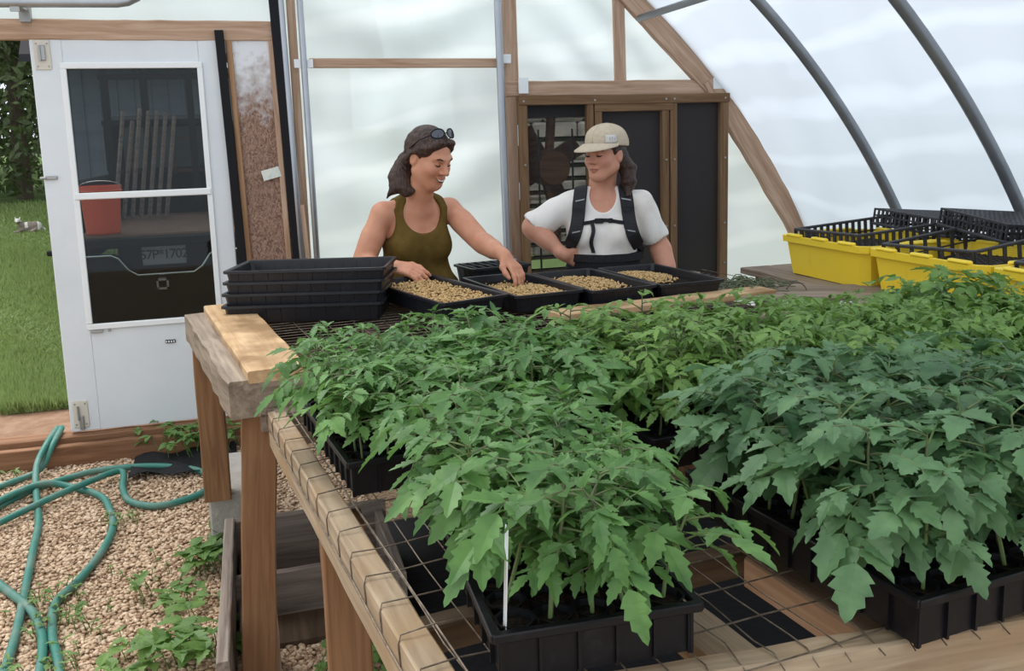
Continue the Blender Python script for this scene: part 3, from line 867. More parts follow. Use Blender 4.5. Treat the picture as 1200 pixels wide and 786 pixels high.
for k in range(6):
    tbeam(far, 'light_block_board', T(.42, 2.72 + k * .18, .855), T(2.45, 2.72 + k * .18, .855), .175, .022, M['dark_wood'], seed=90 + k)  # dark boards added to block the bright end-wall film under the mesh
wf = MB()
for k in range(24):
    v = 2.62 + k * .047
    wf.tube([T(.40, v, ZF - .004), T(1.0, v + jit(.004), ZF - .004), T(2.5, v, ZF - .004)], .0017, 5)
for k in range(22):
    u = .45 + k * .1
    wf.tube([T(u, 2.6, ZF - .002), T(u + jit(.01), 3.1, ZF - .002), T(u, 3.7, ZF - .002)], .0017, 5)
put(far, 'wire_mesh', wf, M['wire'])
b_ = beam('table_board', T(.362, 2.56, ZF + .019), T(.345, 3.74, ZF + .019), .165, .035, M['board'], None, (0, 0, 1), bevel=.004, rough=.0015, seed=40)
tag(b_, 'bright sawn board lying along the left end of the potting table', 'board')
b_ = beam('table_board', T(1.40, 2.955, ZF + .012), T(2.36, 2.975, ZF + .012), .12, .024, M['board'], None, (0, 0, 1), bevel=.003, rough=.0015, seed=41)
tag(b_, 'sawn board lying in front of the four seed trays', 'board')
b_ = beam('plywood_sheet', T(2.05, 3.22, ZF + .006), T(2.75, 2.72, ZF + .006), .34, .012, M['grey_wood'], None, (0, 0, 1), bevel=.002, rough=.001, seed=42)
tag(b_, 'grey plywood sheet lying between the seed trays and the yellow tubs', 'plywood')

# concrete block and crate under the table, black fabric by the sill, added shade sheet
blk = MB().box((-.125, 3.86, .135), (.16, .50, .27), bevel=.008)
tag(blk.build('concrete_block', M['concrete']), 'grey concrete block under the back left table post', 'block')
blk = MB().box((-.02, 3.52, .09), (.19, .10, .18), bevel=.008)
cr = empty('wooden_crate', (.12, 2.95, 0), 0, 'open weathered wooden crate standing under the tables', 'crate')
for i, (p0, p1, w, h, nm) in enumerate((((-.135, 2.40, .13), (-.125, 3.40, .13), .035, .24, 'side_board'), ((.42, 2.84, .11), (.42, 3.38, .11), .03, .20, 'side_board'),
                                        ((-.12, 3.40, .13), (.45, 3.40, .13), .035, .22, 'end_board'), ((-.11, 3.05, .10), (.41, 3.05, .10), .03, .16, 'divider'), ((-.085, 2.84, .06), (-.085, 3.38, .06), .03, .10, 'inner_board'))):
    tbeam(cr, nm, p0, p1, w, h, M['crate_wood'], seed=50 + i)
tbeam(cr, 'floor_board', (.15, 2.85, .015), (.15, 3.38, .015), .5, .02, M['dark_wood'], seed=57)
fv, ff = [], []
for i in range(13):
    for j in range(9):
        x, y = -.62 + i * .042, 4.62 + j * .045 + .03 * math.sin(i * .7)
        fv.append((x, y, .034 + .012 * math.sin(i * 1.1 + j * .8) + .010 * math.sin(j * 2.1 + i * .4)))
for i in range(12):
    for j in range(8):
        a = i * 9 + j
        ff.append((a, a + 9, a + 10, a + 1))
o = tag(MB().add(fv, ff).build('fabric_and_shade_sheet', M['fabric_and_shade_black'], smooth=True), 'crumpled black landscape fabric on the gravel by the sill', 'fabric')
so = o.modifiers.new('thick', 'SOLIDIFY'); so.thickness = .003

fv = [(.46 + i * .19, 1.0 + j * .245, .020 + .006 * math.sin(i * 1.7 + j) + .006 * math.sin(j * 1.3)) for i in range(13) for j in range(12)]  # dark sheet added on the ground to stand for under-table shade
o = tag(MB().add(fv, [(i * 12 + j, i * 12 + 12 + j, i * 12 + 13 + j, i * 12 + j + 1) for i in range(12) for j in range(11)]).build('fabric_and_shade_sheet', M['fabric_and_shade_black'], smooth=True), 'wide black sheet added to stand for the shade beneath the plant table', 'fabric')
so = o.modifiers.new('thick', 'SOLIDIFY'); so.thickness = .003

# ------------------------------------------------------------------ garden hose
def spline(pts, n=8):
    P = [np.array(p, float) for p in pts]
    P = [2 * P[0] - P[1]] + P + [2 * P[-1] - P[-2]]
    out = []
    for i in range(1, len(P) - 2):
        for k in range(n):
            t = k / n
            out.append(.5 * ((2 * P[i]) + (-P[i - 1] + P[i + 1]) * t + (2 * P[i - 1] - 5 * P[i] + 4 * P[i + 1] - P[i + 2]) * t * t + (-P[i - 1] + 3 * P[i] - 3 * P[i + 1] + P[i + 2]) * t ** 3))
    out.append(P[-2])
    return out


HOSE_MAIN = [(-1.02, 5.22, .155), (-1.035, 5.02, .14), (-1.06, 4.86, .08), (-1.02, 4.6, .04), (-.94, 4.22, .025), (-.90, 3.9, .03), (-.86, 3.55, .025), (-.82, 3.2, .025), (-.80, 2.9, .025), (-.78, 2.6, .025),
             (-.72, 2.55, .025), (-.69, 2.8, .03), (-.72, 3.1, .03), (-.80, 3.35, .03), (-.95, 3.6, .03), (-1.15, 3.95, .03), (-1.2, 4.3, .03), (-1.05, 4.62, .03), (-.86, 4.78, .03), (-.70, 4.80, .035), (-.50, 4.77, .03), (-.32, 4.66, .028),
             (-.235, 4.50, .028), (-.26, 4.33, .028), (-.36, 4.24, .028), (-.47, 4.22, .028), (-.58, 4.32, .028), (-.63, 4.50, .028), (-.66, 4.70, .05), (-.80, 4.55, .06), (-.98, 4.36, .05), (-1.2, 4.1, .03)]
HOSE_TWO = [(-1.00, 5.22, .155), (-1.01, 5.02, .13), (-1.06, 4.9, .04), (-1.18, 4.78, .028), (-1.35, 4.6, .028)]
HOSE_THREE = [(-1.35, 3.95, .028), (-1.22, 4.3, .05), (-1.10, 4.52, .06), (-.98, 4.62, .06), (-.86, 4.60, .03), (-.72, 4.44, .028), (-.66, 4.26, .028), (-.62, 4.05, .028), (-.63, 3.8, .028), (-.68, 3.55, .028), (-.73, 3.38, .028), (-.70, 3.15, .028), (-.66, 3.0, .028), (-.63, 2.85, .028), (-.62, 2.6, .028)]
hs = MB()
for P_ in (HOSE_MAIN, HOSE_TWO, HOSE_THREE):
    hs.tube(spline(P_), .0155, 10)
hose = tag(hs.build('garden_hose', M['hose'], smooth=True), 'long looped green garden hose lying on the gravel and over the sill', 'hose')

# ------------------------------------------------------------------ leaf shapes
def leaflet(L, W, fold, droop, lobes=True):
    """a toothed, folded leaflet along +x : verts, faces"""
    if lobes:
        ts = [0, .10, .24, .32, .45, .54, .66, .76, .88, 1.0]
        ws = [.05, .55, .95, .70, .98, .62, .72, .40, .26, 0]
        sh = [0, .02, .06, .0, .06, .0, .05, .0, .03, 0]
    else:
        ts = [0, .2, .45, .7, 1.0]; ws = [.06, .8, 1.0, .62, 0]; sh = [0, 0, .02, 0, 0]
    v, f = [], []
    for t, w, s in zip(ts, ws, sh):
        x = L * t; z = -droop * L * t * t
        hw = W / 2 * w
        v += [(L * (t + s), -hw, z + fold * hw - droop * hw * .3), (x, 0, z), (L * (t + s), hw, z + fold * hw - droop * hw * .3)]
    for i in range(len(ts) - 1):
        a = i * 3
        f += [(a, a + 1, a + 4, a + 3), (a + 1, a + 2, a + 5, a + 4)]
    return np.array(v), f


def rot(ax, an):
    return np.array(Matrix.Rotation(an, 3, ax))


def compound(mb, base, az, el, L, rg, lw=.5, n_pairs=2, lobes=True, sm=None):
    """a tomato leaf: drooping midrib carrying paired leaflets"""
    pts = []
    for i in range(6):
        t = i / 5
        e = el - .62 * t * t * (1 + .5 * rg.rand())
        pts.append((t, e))
    p = np.array(base, float); P = [p.copy()]; E = [el]
    for i in range(1, 6):
        e = pts[i][1]
        d = np.array([math.cos(az) * math.cos(e), math.sin(az) * math.cos(e), math.sin(e)])
        p = p + d * L / 5
        P.append(p.copy()); E.append(e)
    (sm or mb).tube(P, [.0016, .0015, .0013, .0011, .0009, .0006], 4, cap=False)
    Rz = lambda a, e, roll: rot('Z', a) @ rot('Y', -e) @ rot('X', roll)
    # terminal leaflet
    def place(pos, a, e, size, roll):
        v, f = leaflet(size, size * rg.uniform(lw * .85, lw * 1.15), rg.uniform(.1, .5), rg.uniform(.0, .38), lobes)
        mb.add(v @ Rz(a, e, roll).T + pos, f)
    place(P[5], az + rg.uniform(-.2, .2), E[5] - .1, L * rg.uniform(.52, .68), rg.uniform(-.3, .3))
    for k in range(n_pairs):
        i = 4 - k if n_pairs > 2 else (4, 2)[k]
        for s in (-1, 1):
            sz = L * (.50 - .09 * k) * rg.uniform(.8, 1.15)
            place(P[i], az + s * rg.uniform(.8, 1.2), E[i] - rg.uniform(0, .35), sz, s * rg.uniform(-.15, .45))


def make_seedling(seed, h, lw, spread, nl):
    rg = np.random.RandomState(seed)
    fo, sm = MB(), MB()
    bend = rg.uniform(-.03, .03, 2)
    ax = [np.array([bend[0] * t * t + .006 * math.sin(5 * t + seed), bend[1] * t * t, h * t]) for t in np.linspace(0, 1, 7)]
    sm.tube(ax, [.0032, .0031, .0029, .0026, .0022, .0018, .0012], 6)
    at = lambda t: np.array([np.interp(t, np.linspace(0, 1, 7), [a[k] for a in ax]) for k in range(3)])
    az = rg.uniform(0, 6.28)
    for i in range(nl):
        t = .36 + .62 * i / (nl - 1)
        az += 2.4 + rg.uniform(-.35, .35)
        L = spread * (1.0 - .30 * max(0, t - .6) / .4) * rg.uniform(.85, 1.2)
        if t < .45: L *= .7
        compound(fo, at(t), az, rg.uniform(.10, .60) + .25 * max(0, t - .7), L, rg, lw, 3 if L > .085 else 2, True, sm)
    for k in range(3):   # the growing tip
        a = rg.uniform(0, 6.28)
        v, f = leaflet(spread * .30, spread * .15, .4, .2)
        fo.add(v @ (rot('Z', a) @ rot('Y', -rg.uniform(.3, .9))).T + at(.99), f)
    return fo, sm


PROTO = {}
hold = []
for kind, lm, (h0, h1), lw, (s0, s1), nl in (('a', 'leaf_a', (.15, .20), .56, (.084, .108), 9), ('b', 'leaf_b', (.165, .215), .70, (.098, .124), 8), ('c', 'leaf_c', (.155, .205), .52, (.082, .104), 9)):
    for k in range(7):
        rg = np.random.RandomState(100 + k + ord(kind))
        fo, sm = make_seedling(k * 13 + ord(kind), rg.uniform(h0, h1), lw, rg.uniform(s0, s1), nl)
        root = empty('tomato_seedling', (0, 0, 0))
        f = fo.build('foliage', M[lm]); f.parent = root
        s = sm.build('stem', M['stem']); s.parent = root
        PROTO[kind, k] = (root, f, s)
used = set()


def seedling(kind, k, loc, rz, sc, tilt, label, group):
    root, f, s = PROTO[kind, k]
    if (kind, k) in used:
        r2 = root.copy(); COL.objects.link(r2)
        for c in (f, s):
            c2 = c.copy(); COL.objects.link(c2); c2.parent = r2
    else:
        used.add((kind, k)); r2 = root
    r2.location = tuple(loc); r2.rotation_euler = (tilt[0], tilt[1], rz); r2.scale = (sc, sc, sc)
    tag(r2, label, 'seedling', group)
    return r2


# ------------------------------------------------------------------ cell trays with seedlings
CELL_W, CELL_L, CELL_H, NCX, NCY = .285, .55, .079, 5, 10


def cell_tray_meshes():
    tr, so = MB(), MB()
    W, L, H = CELL_W, CELL_L, CELL_H
    px, py = (W - .016) / NCX, (L - .016) / NCY
    for i in range(NCX):
        for j in range(NCY):
            cx, cy = -W / 2 + .008 + px * (i + .5), -L / 2 + .008 + py * (j + .5)
            n = 8
            sq = []
            for k in range(n):
                a = 2 * math.pi * k / n + math.pi / 8
                c_, s_ = math.cos(a), math.sin(a)
                q = 1 / max(abs(c_), abs(s_))
                sq.append((cx + c_ * q * px / 2 * .999, cy + s_ * q * py / 2 * .999, H))
            ring = lambda r, z: [(cx + r * math.cos(2 * math.pi * k / n + math.pi / 8), cy + r * math.sin(2 * math.pi * k / n + math.pi / 8), z) for k in range(n)]
            vs = sq + ring(px * .46, H - .001) + ring(px * .42, H - .012) + ring(px * .30, .002)
            fs = []
            for q in range(3):
                for k in range(n):
                    kk = (k + 1) % n
                    fs.append((q * n + k, q * n + kk, q * n + n + kk, q * n + n + k))
            fs.append(tuple(range(3 * n, 4 * n)))
            tr.add(vs, fs)
            so.add([(cx, cy, H - .006)] + ring(px * .425, H - .010), [(0, 1 + k, 1 + (k + 1) % n) for k in range(n)])
    # rolled rim
    for (x0, y0, x1, y1) in ((-1, -1, 1, -1), (1, -1, 1, 1), (1, 1, -1, 1), (-1, 1, -1, -1)):
        a = (x0 * W / 2, y0 * L / 2); b = (x1 * W / 2, y1 * L / 2)
        cxm, cym = (a[0] + b[0]) / 2, (a[1] + b[1]) / 2
        dx, dy = abs(b[0] - a[0]), abs(b[1] - a[1])
        tr.box((cxm, cym, H - .005), (max(dx, .006) + .008, max(dy, .006) + .008, .013), bevel=.002)
    for s in (-1, 1):     # the plain flanks behind the ribs
        tr.box((s * (W / 2 - .012), 0, H / 2 - .003), (.002, L - .02, H - .012))
        tr.box((0, s * (L / 2 - .012), H / 2 - .003), (W - .02, .002, H - .012))
    # ribs of the flank
    for j in range(NCY + 1):
        y = -L / 2 + .008 + py * j
        for s in (-1, 1):
            tr.box((s * (W / 2 - .009), y, H / 2 - .004), (.008, .004, H - .014))
    for i in range(NCX + 1):
        x = -W / 2 + .008 + px * i
        for s in (-1, 1):
            tr.box((x, s * (L / 2 - .009), H / 2 - .004), (.004, .008, H - .014))
    return tr, so


ctm = None


def cell_tray(u, v, rz, z, label):
    global ctm
    root = empty('cell_tray', T(u, v, z), R(6.6) + rz, label, 'tray', 'black cell trays on the plant table')
    if ctm is None:
        t, s = cell_tray_meshes()
        t_o = t.build('tray_body', M['black_cell']); s_o = s.build('soil', M['soil'])
        ctm = (t_o, s_o)
    else:
        t_o, s_o = ctm[0].copy(), ctm[1].copy(); COL.objects.link(t_o); COL.objects.link(s_o)
    t_o.parent = root; s_o.parent = root
    return root


prng = np.random.RandomState(77)
REST = []


def planted(u, v, rz, kind, fill, tray_label, plant_label, group, sc=(.85, 1.12), limit=None, z=ZT + .006, skip=()):
    """a cell tray (its near-left corner at u,v) and its seedlings"""
    c, s = math.cos(rz), math.sin(rz)
    cu, cv = u + c * CELL_W / 2 - s * CELL_L / 2, v + s * CELL_W / 2 + c * CELL_L / 2
    cell_tray(cu, cv, rz, z, tray_label)
    px, py = (CELL_W - .016) / NCX, (CELL_L - .016) / NCY
    for j in range(NCY):
        for i in range(NCX):
            if prng.rand() > fill or (i, j) in skip: continue
            x, y = -CELL_W / 2 + .008 + px * (i + .5), -CELL_L / 2 + .008 + py * (j + .5)
            uu, vv_ = cu + c * x - s * y, cv + s * x + c * y
            args = (kind, prng.randint(7), T(uu, vv_, z + CELL_H - .009), prng.uniform(0, 6.28), prng.uniform(*sc), (prng.uniform(-.2, .2), prng.uniform(-.2, .2)))
            if limit is not None and j >= limit:
                REST.append(args)
            else:
                seedling(*args, plant_label, group)


planted(.395, 1.03, R(-9), 'a', .92, 'black cell tray nearest the camera, with the white stake in its corner', 'tomato seedling growing in the front cell tray with the white stake', 'seedlings in the front tray', skip=((0, 0),))
planted(.945, .86, 0, 'b', .9, 'black cell tray at the lower right whose corner overhangs the front rail', 'broad-leaved tomato seedling in the lower right tray whose corner meets the front rail', 'seedlings in the lower right tray')
planted(.375, 1.76, 0, 'a', .92, 'black cell tray at the left side rail behind the front tray', 'tomato seedling in the tray at the left side rail', 'seedlings in the left tray', sc=(.76, .98))
planted(1.245, .86, 0, 'b', .9, 'black cell tray at the right edge of the picture in the front row', 'broad-leaved tomato seedling in the rightmost tray of the front row', 'seedlings in the right edge tray', limit=10)
planted(.685, 1.72, R(1), 'a', .92, 'second black cell tray from the left in the back row', 'tomato seedling in the second tray from the left in the back row', 'seedlings in the second back tray')
planted(.985, 1.60, 0, 'c', .92, 'third black cell tray from the left in the back row', 'yellow-green tomato seedling in the third tray from the left in the back row', 'seedlings in the third back tray')
planted(1.285, 1.50, 0, 'c', .92, 'fourth black cell tray from the left in the back row', 'yellow-green tomato seedling in the fourth tray from the left in the back row', 'seedlings in the fourth back tray', limit=2)
planted(1.585, 1.50, 0, 'c', .92, 'fifth black cell tray from the left in the back row', '', '', limit=0, sc=(.8, 1.0))
planted(1.885, 1.50, 0, 'c', .92, 'sixth black cell tray from the left in the back row', '', '', limit=0, sc=(.75, .95))
planted(2.185, 1.50, 0, 'c', .92, 'rightmost black cell tray in the back row before the yellow tubs', '', '', limit=0, sc=(.72, .95))

for k in range(9):
    REST.append(('b', prng.randint(7), T(2.13 + prng.uniform(-.10, .16), 1.90 + prng.uniform(-.07, .1), ZT + .06), prng.uniform(0, 6.28), prng.uniform(.95, 1.15), (prng.uniform(-.2, .2), prng.uniform(-.2, .2))))

# the remaining far seedlings as one mass
VV, FF, off = [], [], 0
quads = {}
for key, (root, f, s) in PROTO.items():
    for o_, which in ((f, 0), (s, 1)):
        me = o_.data
        co = np.zeros(len(me.vertices) * 3, np.float32); me.vertices.foreach_get('co', co)
        quads[key, which] = (co.reshape(-1, 3), [tuple(p.vertices) for p in me.polygons])
RV, RF = MB(), None
big_v, big_f = [], []
for (kind, k, loc, rz, sc_, tilt) in REST:
    Mx = np.array(Matrix.Rotation(rz, 3, 'Z') @ Matrix.Rotation(tilt[1], 3, 'Y') @ Matrix.Rotation(tilt[0], 3, 'X')) * sc_
    v, fcs = quads[(kind, k), 0]
    big_v.append(v @ Mx.T + np.array(loc)); big_f.append(np.array(fcs) + off); off += len(v)
if big_v:
    tag(np_mesh('far_seedlings', np.concatenate(big_v), np.concatenate(big_f), M['leaf_c']), 'dense yellow-green tomato seedlings farther back toward the yellow tubs', 'seedlings', kind='stuff')

st_ = MB().box((0, 0, .06), (.0165, .0015, .145), rz=.4)
st_.add([(-.004, 0, -.012), (.004, 0, -.012), (0, 0, -.03)], [(0, 1, 2)])
o = tag(st_.build('plant_stake', M['white_stake']), 'slim white plastic plant stake in the near left corner of the front tray', 'stake')
o.location = tuple(T(.418, 1.052, ZT + .088)); o.rotation_euler = (R(3), R(-1), R(62))

# ------------------------------------------------------------------ flat trays
def flat_tray(root, L, W, H, t=.002, taper=.022, mt='black', ribs=True):
    """open seed flat: L along x; flanged rim, tapered ribbed walls, floor"""
    mb = MB()
    def ring(l, w, z, cut=.012):
        return [(-l + cut, -w, z), (l - cut, -w, z), (l, -w + cut, z), (l, w - cut, z), (l - cut, w, z), (-l + cut, w, z), (-l, w - cut, z), (-l, -w + cut, z)]
    l, w = L / 2, W / 2
    prof = [ring(l, w, H - .010), ring(l, w, H), ring(l - .012, w - .012, H), ring(l - .014, w - .014, H - .004), ring(l - taper, w - taper, .004), ring(l - taper - .004, w - taper - .004, .0035)]
    outer = [ring(l, w, H - .010), ring(l - .010, w - .010, H - .012), ring(l - taper + .003, w - taper + .003, .0)]
    vs = sum(prof, []); fs = []
    for q in range(len(prof) - 1):
        for k in range(8):
            kk = (k + 1) % 8
            fs.append((q * 8 + k, q * 8 + kk, q * 8 + 8 + kk, q * 8 + 8 + k))
    fs.append(tuple(range(len(prof) * 8 - 8, len(prof) * 8)))
    mb.add(vs, fs)
    vs = sum(outer, []); fs = []
    for q in range(2):
        for k in range(8):
            kk = (k + 1) % 8
            fs.append((q * 8 + kk, q * 8 + k, q * 8 + 8 + k, q * 8 + 8 + kk))
    fs.append(tuple(range(23, 15, -1)))
    mb.add(vs, fs)
    if ribs:
        rb = mb
        nx, ny_ = int(L / .05), int(W / .05)
        for k in range(1, nx):
            x = -l + L * k / nx
            for s in (-1, 1):
                rb.tube([(x, s * (w - .012), H - .012), (x, s * (w - taper + .001), .002)], .0035, 5)
        for k in range(1, ny_):
            y = -w + W * k / ny_
            for s in (-1, 1):
                rb.tube([(s * (l - .012), y, H - .012), (s * (l - taper + .001), y, .002)], .0035, 5)
    body = mb.build('tray_body', M[mt]); body.parent = root
    return root


# stack of four empty flats
order = ['lowest', 'second lowest', 'second from the top', 'topmost']
for k in range(4):
    rz = R(6.6) + R(-24) + R([1.5, 0, -.8, .4][k])
    base = np.array([.245, 3.58, ZF + .002 + .043 * k]) + np.array([[-.012, 0, 0], [-.006, .006, 0], [.002, 0, 0], [.006, -.004, 0]][k])
    r_ = empty('seed_flat', base, rz, 'empty black plastic seed flat, %s of the stack on the bright board' % order[k], 'tray', 'stacked black seed flats')
    flat_tray(r_, .60, .33, .066)
    if k == 3:
        ds = MB()
        dr = np.random.RandomState(9)
        V2, F2 = pebbles(np.stack([dr.uniform(-.24, .27, 160), dr.uniform(-.12, .12, 160), np.full(160, .007)], 1), dr.uniform(.002, .006, 160), .6, dr)
        q = np_mesh('soil_crumbs', V2, F2, M['soil']); q.parent = r_; q['kind'] = 'stuff'

# four flats with soil and soaked seeds
def seed_tray(u, v, rz, tilt, label, slabel, cover, seed, n, L=.57, W=.292):
    z = ZF + .026 if u < 1.2 else ZF + .004
    c, s = math.cos(rz), math.sin(rz)
    cu, cv = u + c * W / 2 - s * L / 2, v + s * W / 2 + c * L / 2
    root = empty('seed_flat', T(cu, cv, z), R(6.6) + rz + math.pi / 2, label, 'tray', 'seed trays in front of the two women')
    root.rotation_euler = (tilt[0], tilt[1], R(6.6) + rz + math.pi / 2)
    flat_tray(root, L, W, .066, mt='black')
    rg = np.random.RandomState(seed)
    g = 16
    sv = []
    for i in range(g + 1):
        for j in range(g + 1):
            sv.append(((i / g - .5) * (L - .04), (j / g - .5) * (W - .04), .034 + .004 * rg.rand()))
    sf = [(i * (g + 1) + j, (i + 1) * (g + 1) + j, (i + 1) * (g + 1) + j + 1, i * (g + 1) + j + 1) for i in range(g) for j in range(g)]
    so_ = MB().add(sv, sf).build('soil', M['soil'], smooth=True); so_.parent = root
    pts = []
    while len(pts) < n:
        x, y = rg.uniform(-.5, .5) * (L - .06), rg.uniform(-.5, .5) * (W - .05)
        d = cover(x / L * 2, y / W * 2)
        if rg.rand() < d:
            pts.append((x, y, .040 + .013 * d * rg.rand()))
        elif rg.rand() < .0:
            pass
    pts = np.array(pts)
    V2, F2 = pebbles(pts, rg.uniform(.0042, .0056, len(pts)), .9, rg)
    q = np_mesh('pea_seeds', V2, F2, M['seed'], smooth=True)
    q.location = root.location; q.rotation_euler = root.rotation_euler
    tag(q, slabel, 'seeds', kind='stuff')
    return root


# local x runs from the near end (-) to the far end (+); y to the left
sm_ = lambda a, b, t: max(0.0, min(1.0, (t - a) / (b - a)))
seed_tray(1.005, 3.03, R(13), (R(0), R(-2), 0), 'black seed flat full of soaked seeds, turned askew beside the woman in the olive top', 'tan soaked seeds filling the askew tray by the woman in the olive top',
          lambda x, y: .96 if abs(x) < .93 and abs(y) < .88 else .1, 1, 1900)
seed_tray(1.315, 3.09, R(1), (0, 0, 0), 'black seed flat into which the woman in the olive top reaches', 'tan soaked seeds heaped under the reaching hand', lambda x, y: sm_(1.0, .45, math.hypot((x + .28), (y - .1) * .85)) * .95 + .012, 2, 1300)
seed_tray(1.605, 3.04, R(0), (0, 0, 0), 'black seed flat third from the left, in front of the woman in the cap', 'tan soaked seeds heaped in the third tray from the left', lambda x, y: sm_(.85, .4, math.hypot((x - .10), (y + .0) * .8)) * .95 + .003, 3, 1050)
seed_tray(1.898, 3.02, R(-2), (0, 0, 0), 'rightmost black seed flat, with a small heap of seeds', 'small heap of tan seeds in the rightmost tray', lambda x, y: sm_(.7, .3, math.hypot((x - .30), (y - .15) * .8)) * .95 + .002, 4, 750)

# small black flat lying behind the trays, beside the olive top
r_ = empty('seed_flat', (1.08, 4.03, ZF + .001), R(10), 'small black flat behind the askew tray, under the reaching arm', 'tray')
flat_tray(r_, .30, .22, .085)
bars = MB().box((0, 0, .082), (.27, .008, .005))
for q in range(7):
    bars.box((-.12 + q * .04, 0, .084), (.006, .20, .006))
b2 = bars.build('cross_bars', M['mesh_tray']); b2.parent = r_
tbeam(far, 'rear_ledge', (.93, 4.00, ZF - .017), (1.26, 4.06, ZF - .017), .26, .03, M['grey_wood'], seed=61)

# ------------------------------------------------------------------ right hand bench, yellow tubs and mesh trays
bench = empty('side_bench', (2.8, 2.6, 0), 0, 'wooden side bench along the right wall carrying the yellow tubs', 'bench')
for k in range(5):
    tbeam(bench, 'top_board', (2.39 + k * .17, 1.77, ZF - .018), (2.39 + k * .17, 3.95, ZF - .018), .165, .03, M['grey_wood'], seed=70 + k)
for x in (2.4, 3.1):
    for y in (1.83, 2.75, 3.85):
        tbeam(bench, 'leg', (x, y, 0), (x, y, ZF - .035), .09, .09, M['orange_wood'], upv=(0, 1, 0))


def yellow_tub(y0, y1, label):
    x0, x1, H = 2.375, 2.86, .175
    cx, cy = (x0 + x1) / 2, (y0 + y1) / 2
    root = empty('yellow_tub', (cx, cy, ZF + .001), 0, label, 'tub', 'yellow plastic tubs on the side bench')
    mb = MB()
    lx, ly = (x1 - x0) / 2, (y1 - y0) / 2

    def ring(l, w, z, c=.03):
        return [(-l + c, -w, z), (l - c, -w, z), (l, -w + c, z), (l, w - c, z), (l - c, w, z), (-l + c, w, z), (-l, w - c, z), (-l, -w + c, z)]
    prof = [ring(lx - .035, ly - .03, 0), ring(lx - .015, ly - .012, H - .03), ring(lx + .002, ly - .002, H - .028), ring(lx + .004, ly, H), ring(lx - .016, ly - .016, H), ring(lx - .020, ly - .018, H - .02), ring(lx - .040, ly - .036, .005)]
    vs = sum(prof, []); fs = [tuple(range(7, -1, -1)), tuple(range(48, 56))]
    for q in range(len(prof) - 1):
        for k in range(8):
            kk = (k + 1) % 8
            fs.append((q * 8 + k, q * 8 + kk, q * 8 + 8 + kk, q * 8 + 8 + k))
    mb.add(vs, fs)
    b = mb.build('tub_body', M['yellow']); b.parent = root
    for s in (-1, 1):   # raised stacking pads of the rim, grips at the ends
        for t in (-.62, 0, .62):
            q = MB().box((s * (lx - .004), t * ly, H + .004), (.026, .30 * ly * 2 * .55, .014), bevel=.005).build('rim_pad', M['yellow']); q.parent = root
        q = MB().box((0, s * (ly - .008), H + .004), (lx * 1.1, .024, .014), bevel=.005).build('rim_pad', M['yellow']); q.parent = root
        q = MB().box((0, s * (ly + .004), H - .05), (.14, .012, .035), bevel=.005).build('hand_grip', M['yellow']); q.parent = root
    return root


yellow_tub(3.12, 3.72, 'yellow plastic tub at the far end by the diagonal timber')
yellow_tub(2.49, 3.105, 'second yellow plastic tub from the end wall')
yellow_tub(1.86, 2.475, 'yellow plastic tub at the right edge behind the tallest seedlings')


def mesh_tray(name, L, W, H, loc, rotm, label, slats=9, kind='ribs'):
    """openwork tray: rims, ribbed sides, latticed floor"""
    root = empty(name, loc, 0, label, 'tray', 'black openwork trays at the right')
    root.rotation_euler = rotm
    mb = MB()
    l, w = L / 2, W / 2
    for s in (-1, 1):
        mb.box((0, s * w, H), (L + .012, .014, .012), bevel=.003).box((s * l, 0, H), (.014, W + .012, .012), bevel=.003)
        mb.box((0, s * w, H * .45), (L, .005, .006)).box((s * l, 0, H * .45), (.005, W, .006))
        mb.box((0, s * w, .004), (L, .008, .008)).box((s * l, 0, .004), (.008, W, .008))
    sd = mb
    for s in (-1, 1):
        for k in range(slats + 1):
            sd.box((-l + L * k / slats, s * w, H / 2), (.016 if kind == 'ribs' else .008, .005, H))
        for k in range(int(slats * W / L) + 1):
            sd.box((s * l, -w + W * k / int(slats * W / L), H / 2), (.005, .016 if kind == 'ribs' else .008, H))
    ln = mb
    for k in range(int(L / .022)):
        ln.box((-l + .011 + .022 * k, 0, .002), (.007, W, .004))
    for k in range(int(W / .03)):
        ln.box((0, -w + .015 + .03 * k, .003), (L, .006, .005))
    f1 = ln.build('openwork_body', M['mesh_tray']); f1.parent = root
    return root


zt = ZF + .16
mesh_tray('mesh_tray', .56, .42, .10, (2.70, 3.44, zt - .035), (R(-1), R(-3.5), R(3)), 'black openwork tray sitting in the far yellow tub', 16)
mesh_tray('mesh_tray', .62, .44, .11, (2.74, 2.84, zt - .035), (R(-2), R(-6), R(4)), 'black openwork tray tilted in the second yellow tub', 9)
mesh_tray('mesh_tray', .60, .44, .11, (2.76, 2.22, zt - .03), (R(-2), R(-7), R(5)), 'black openwork tray in the yellow tub at the right edge', 9)
mesh_tray('mesh_tray', .54, .40, .07, (3.06, 3.40, 1.205), (R(184), R(5), R(8)), 'upturned black lattice tray lying behind the far tub by the hoop foot', 22, 'fine')
mesh_tray('mesh_tray', .54, .40, .07, (3.04, 2.95, 1.225), (R(185), R(5), R(-6)), 'upturned black lattice tray in the middle of the pile behind the tubs', 22, 'fine')
mesh_tray('mesh_tray', .54, .40, .07, (3.04, 2.50, 1.21), (R(184), R(4), R(4)), 'upturned black lattice tray at the right edge of the pile behind the tubs', 22, 'fine')
# crates under the upturned trays
for k, (y, h, lab) in enumerate(((3.40, .165, 'dark crate hidden under the upturned tray by the hoop foot'), (2.95, .185, 'dark crate hidden under the middle upturned tray'), (2.50, .17, 'dark crate hidden under the upturned tray at the right'))):
    mesh_tray('support_crate', .34, .30, h - .012, (3.05, y, ZF), (0, 0, 0), lab, 8)
tbeam(bench, 'top_board', (3.24, 1.77, ZF - .018), (3.24, 3.95, ZF - .018), .165, .03, M['grey_wood'], seed=79)

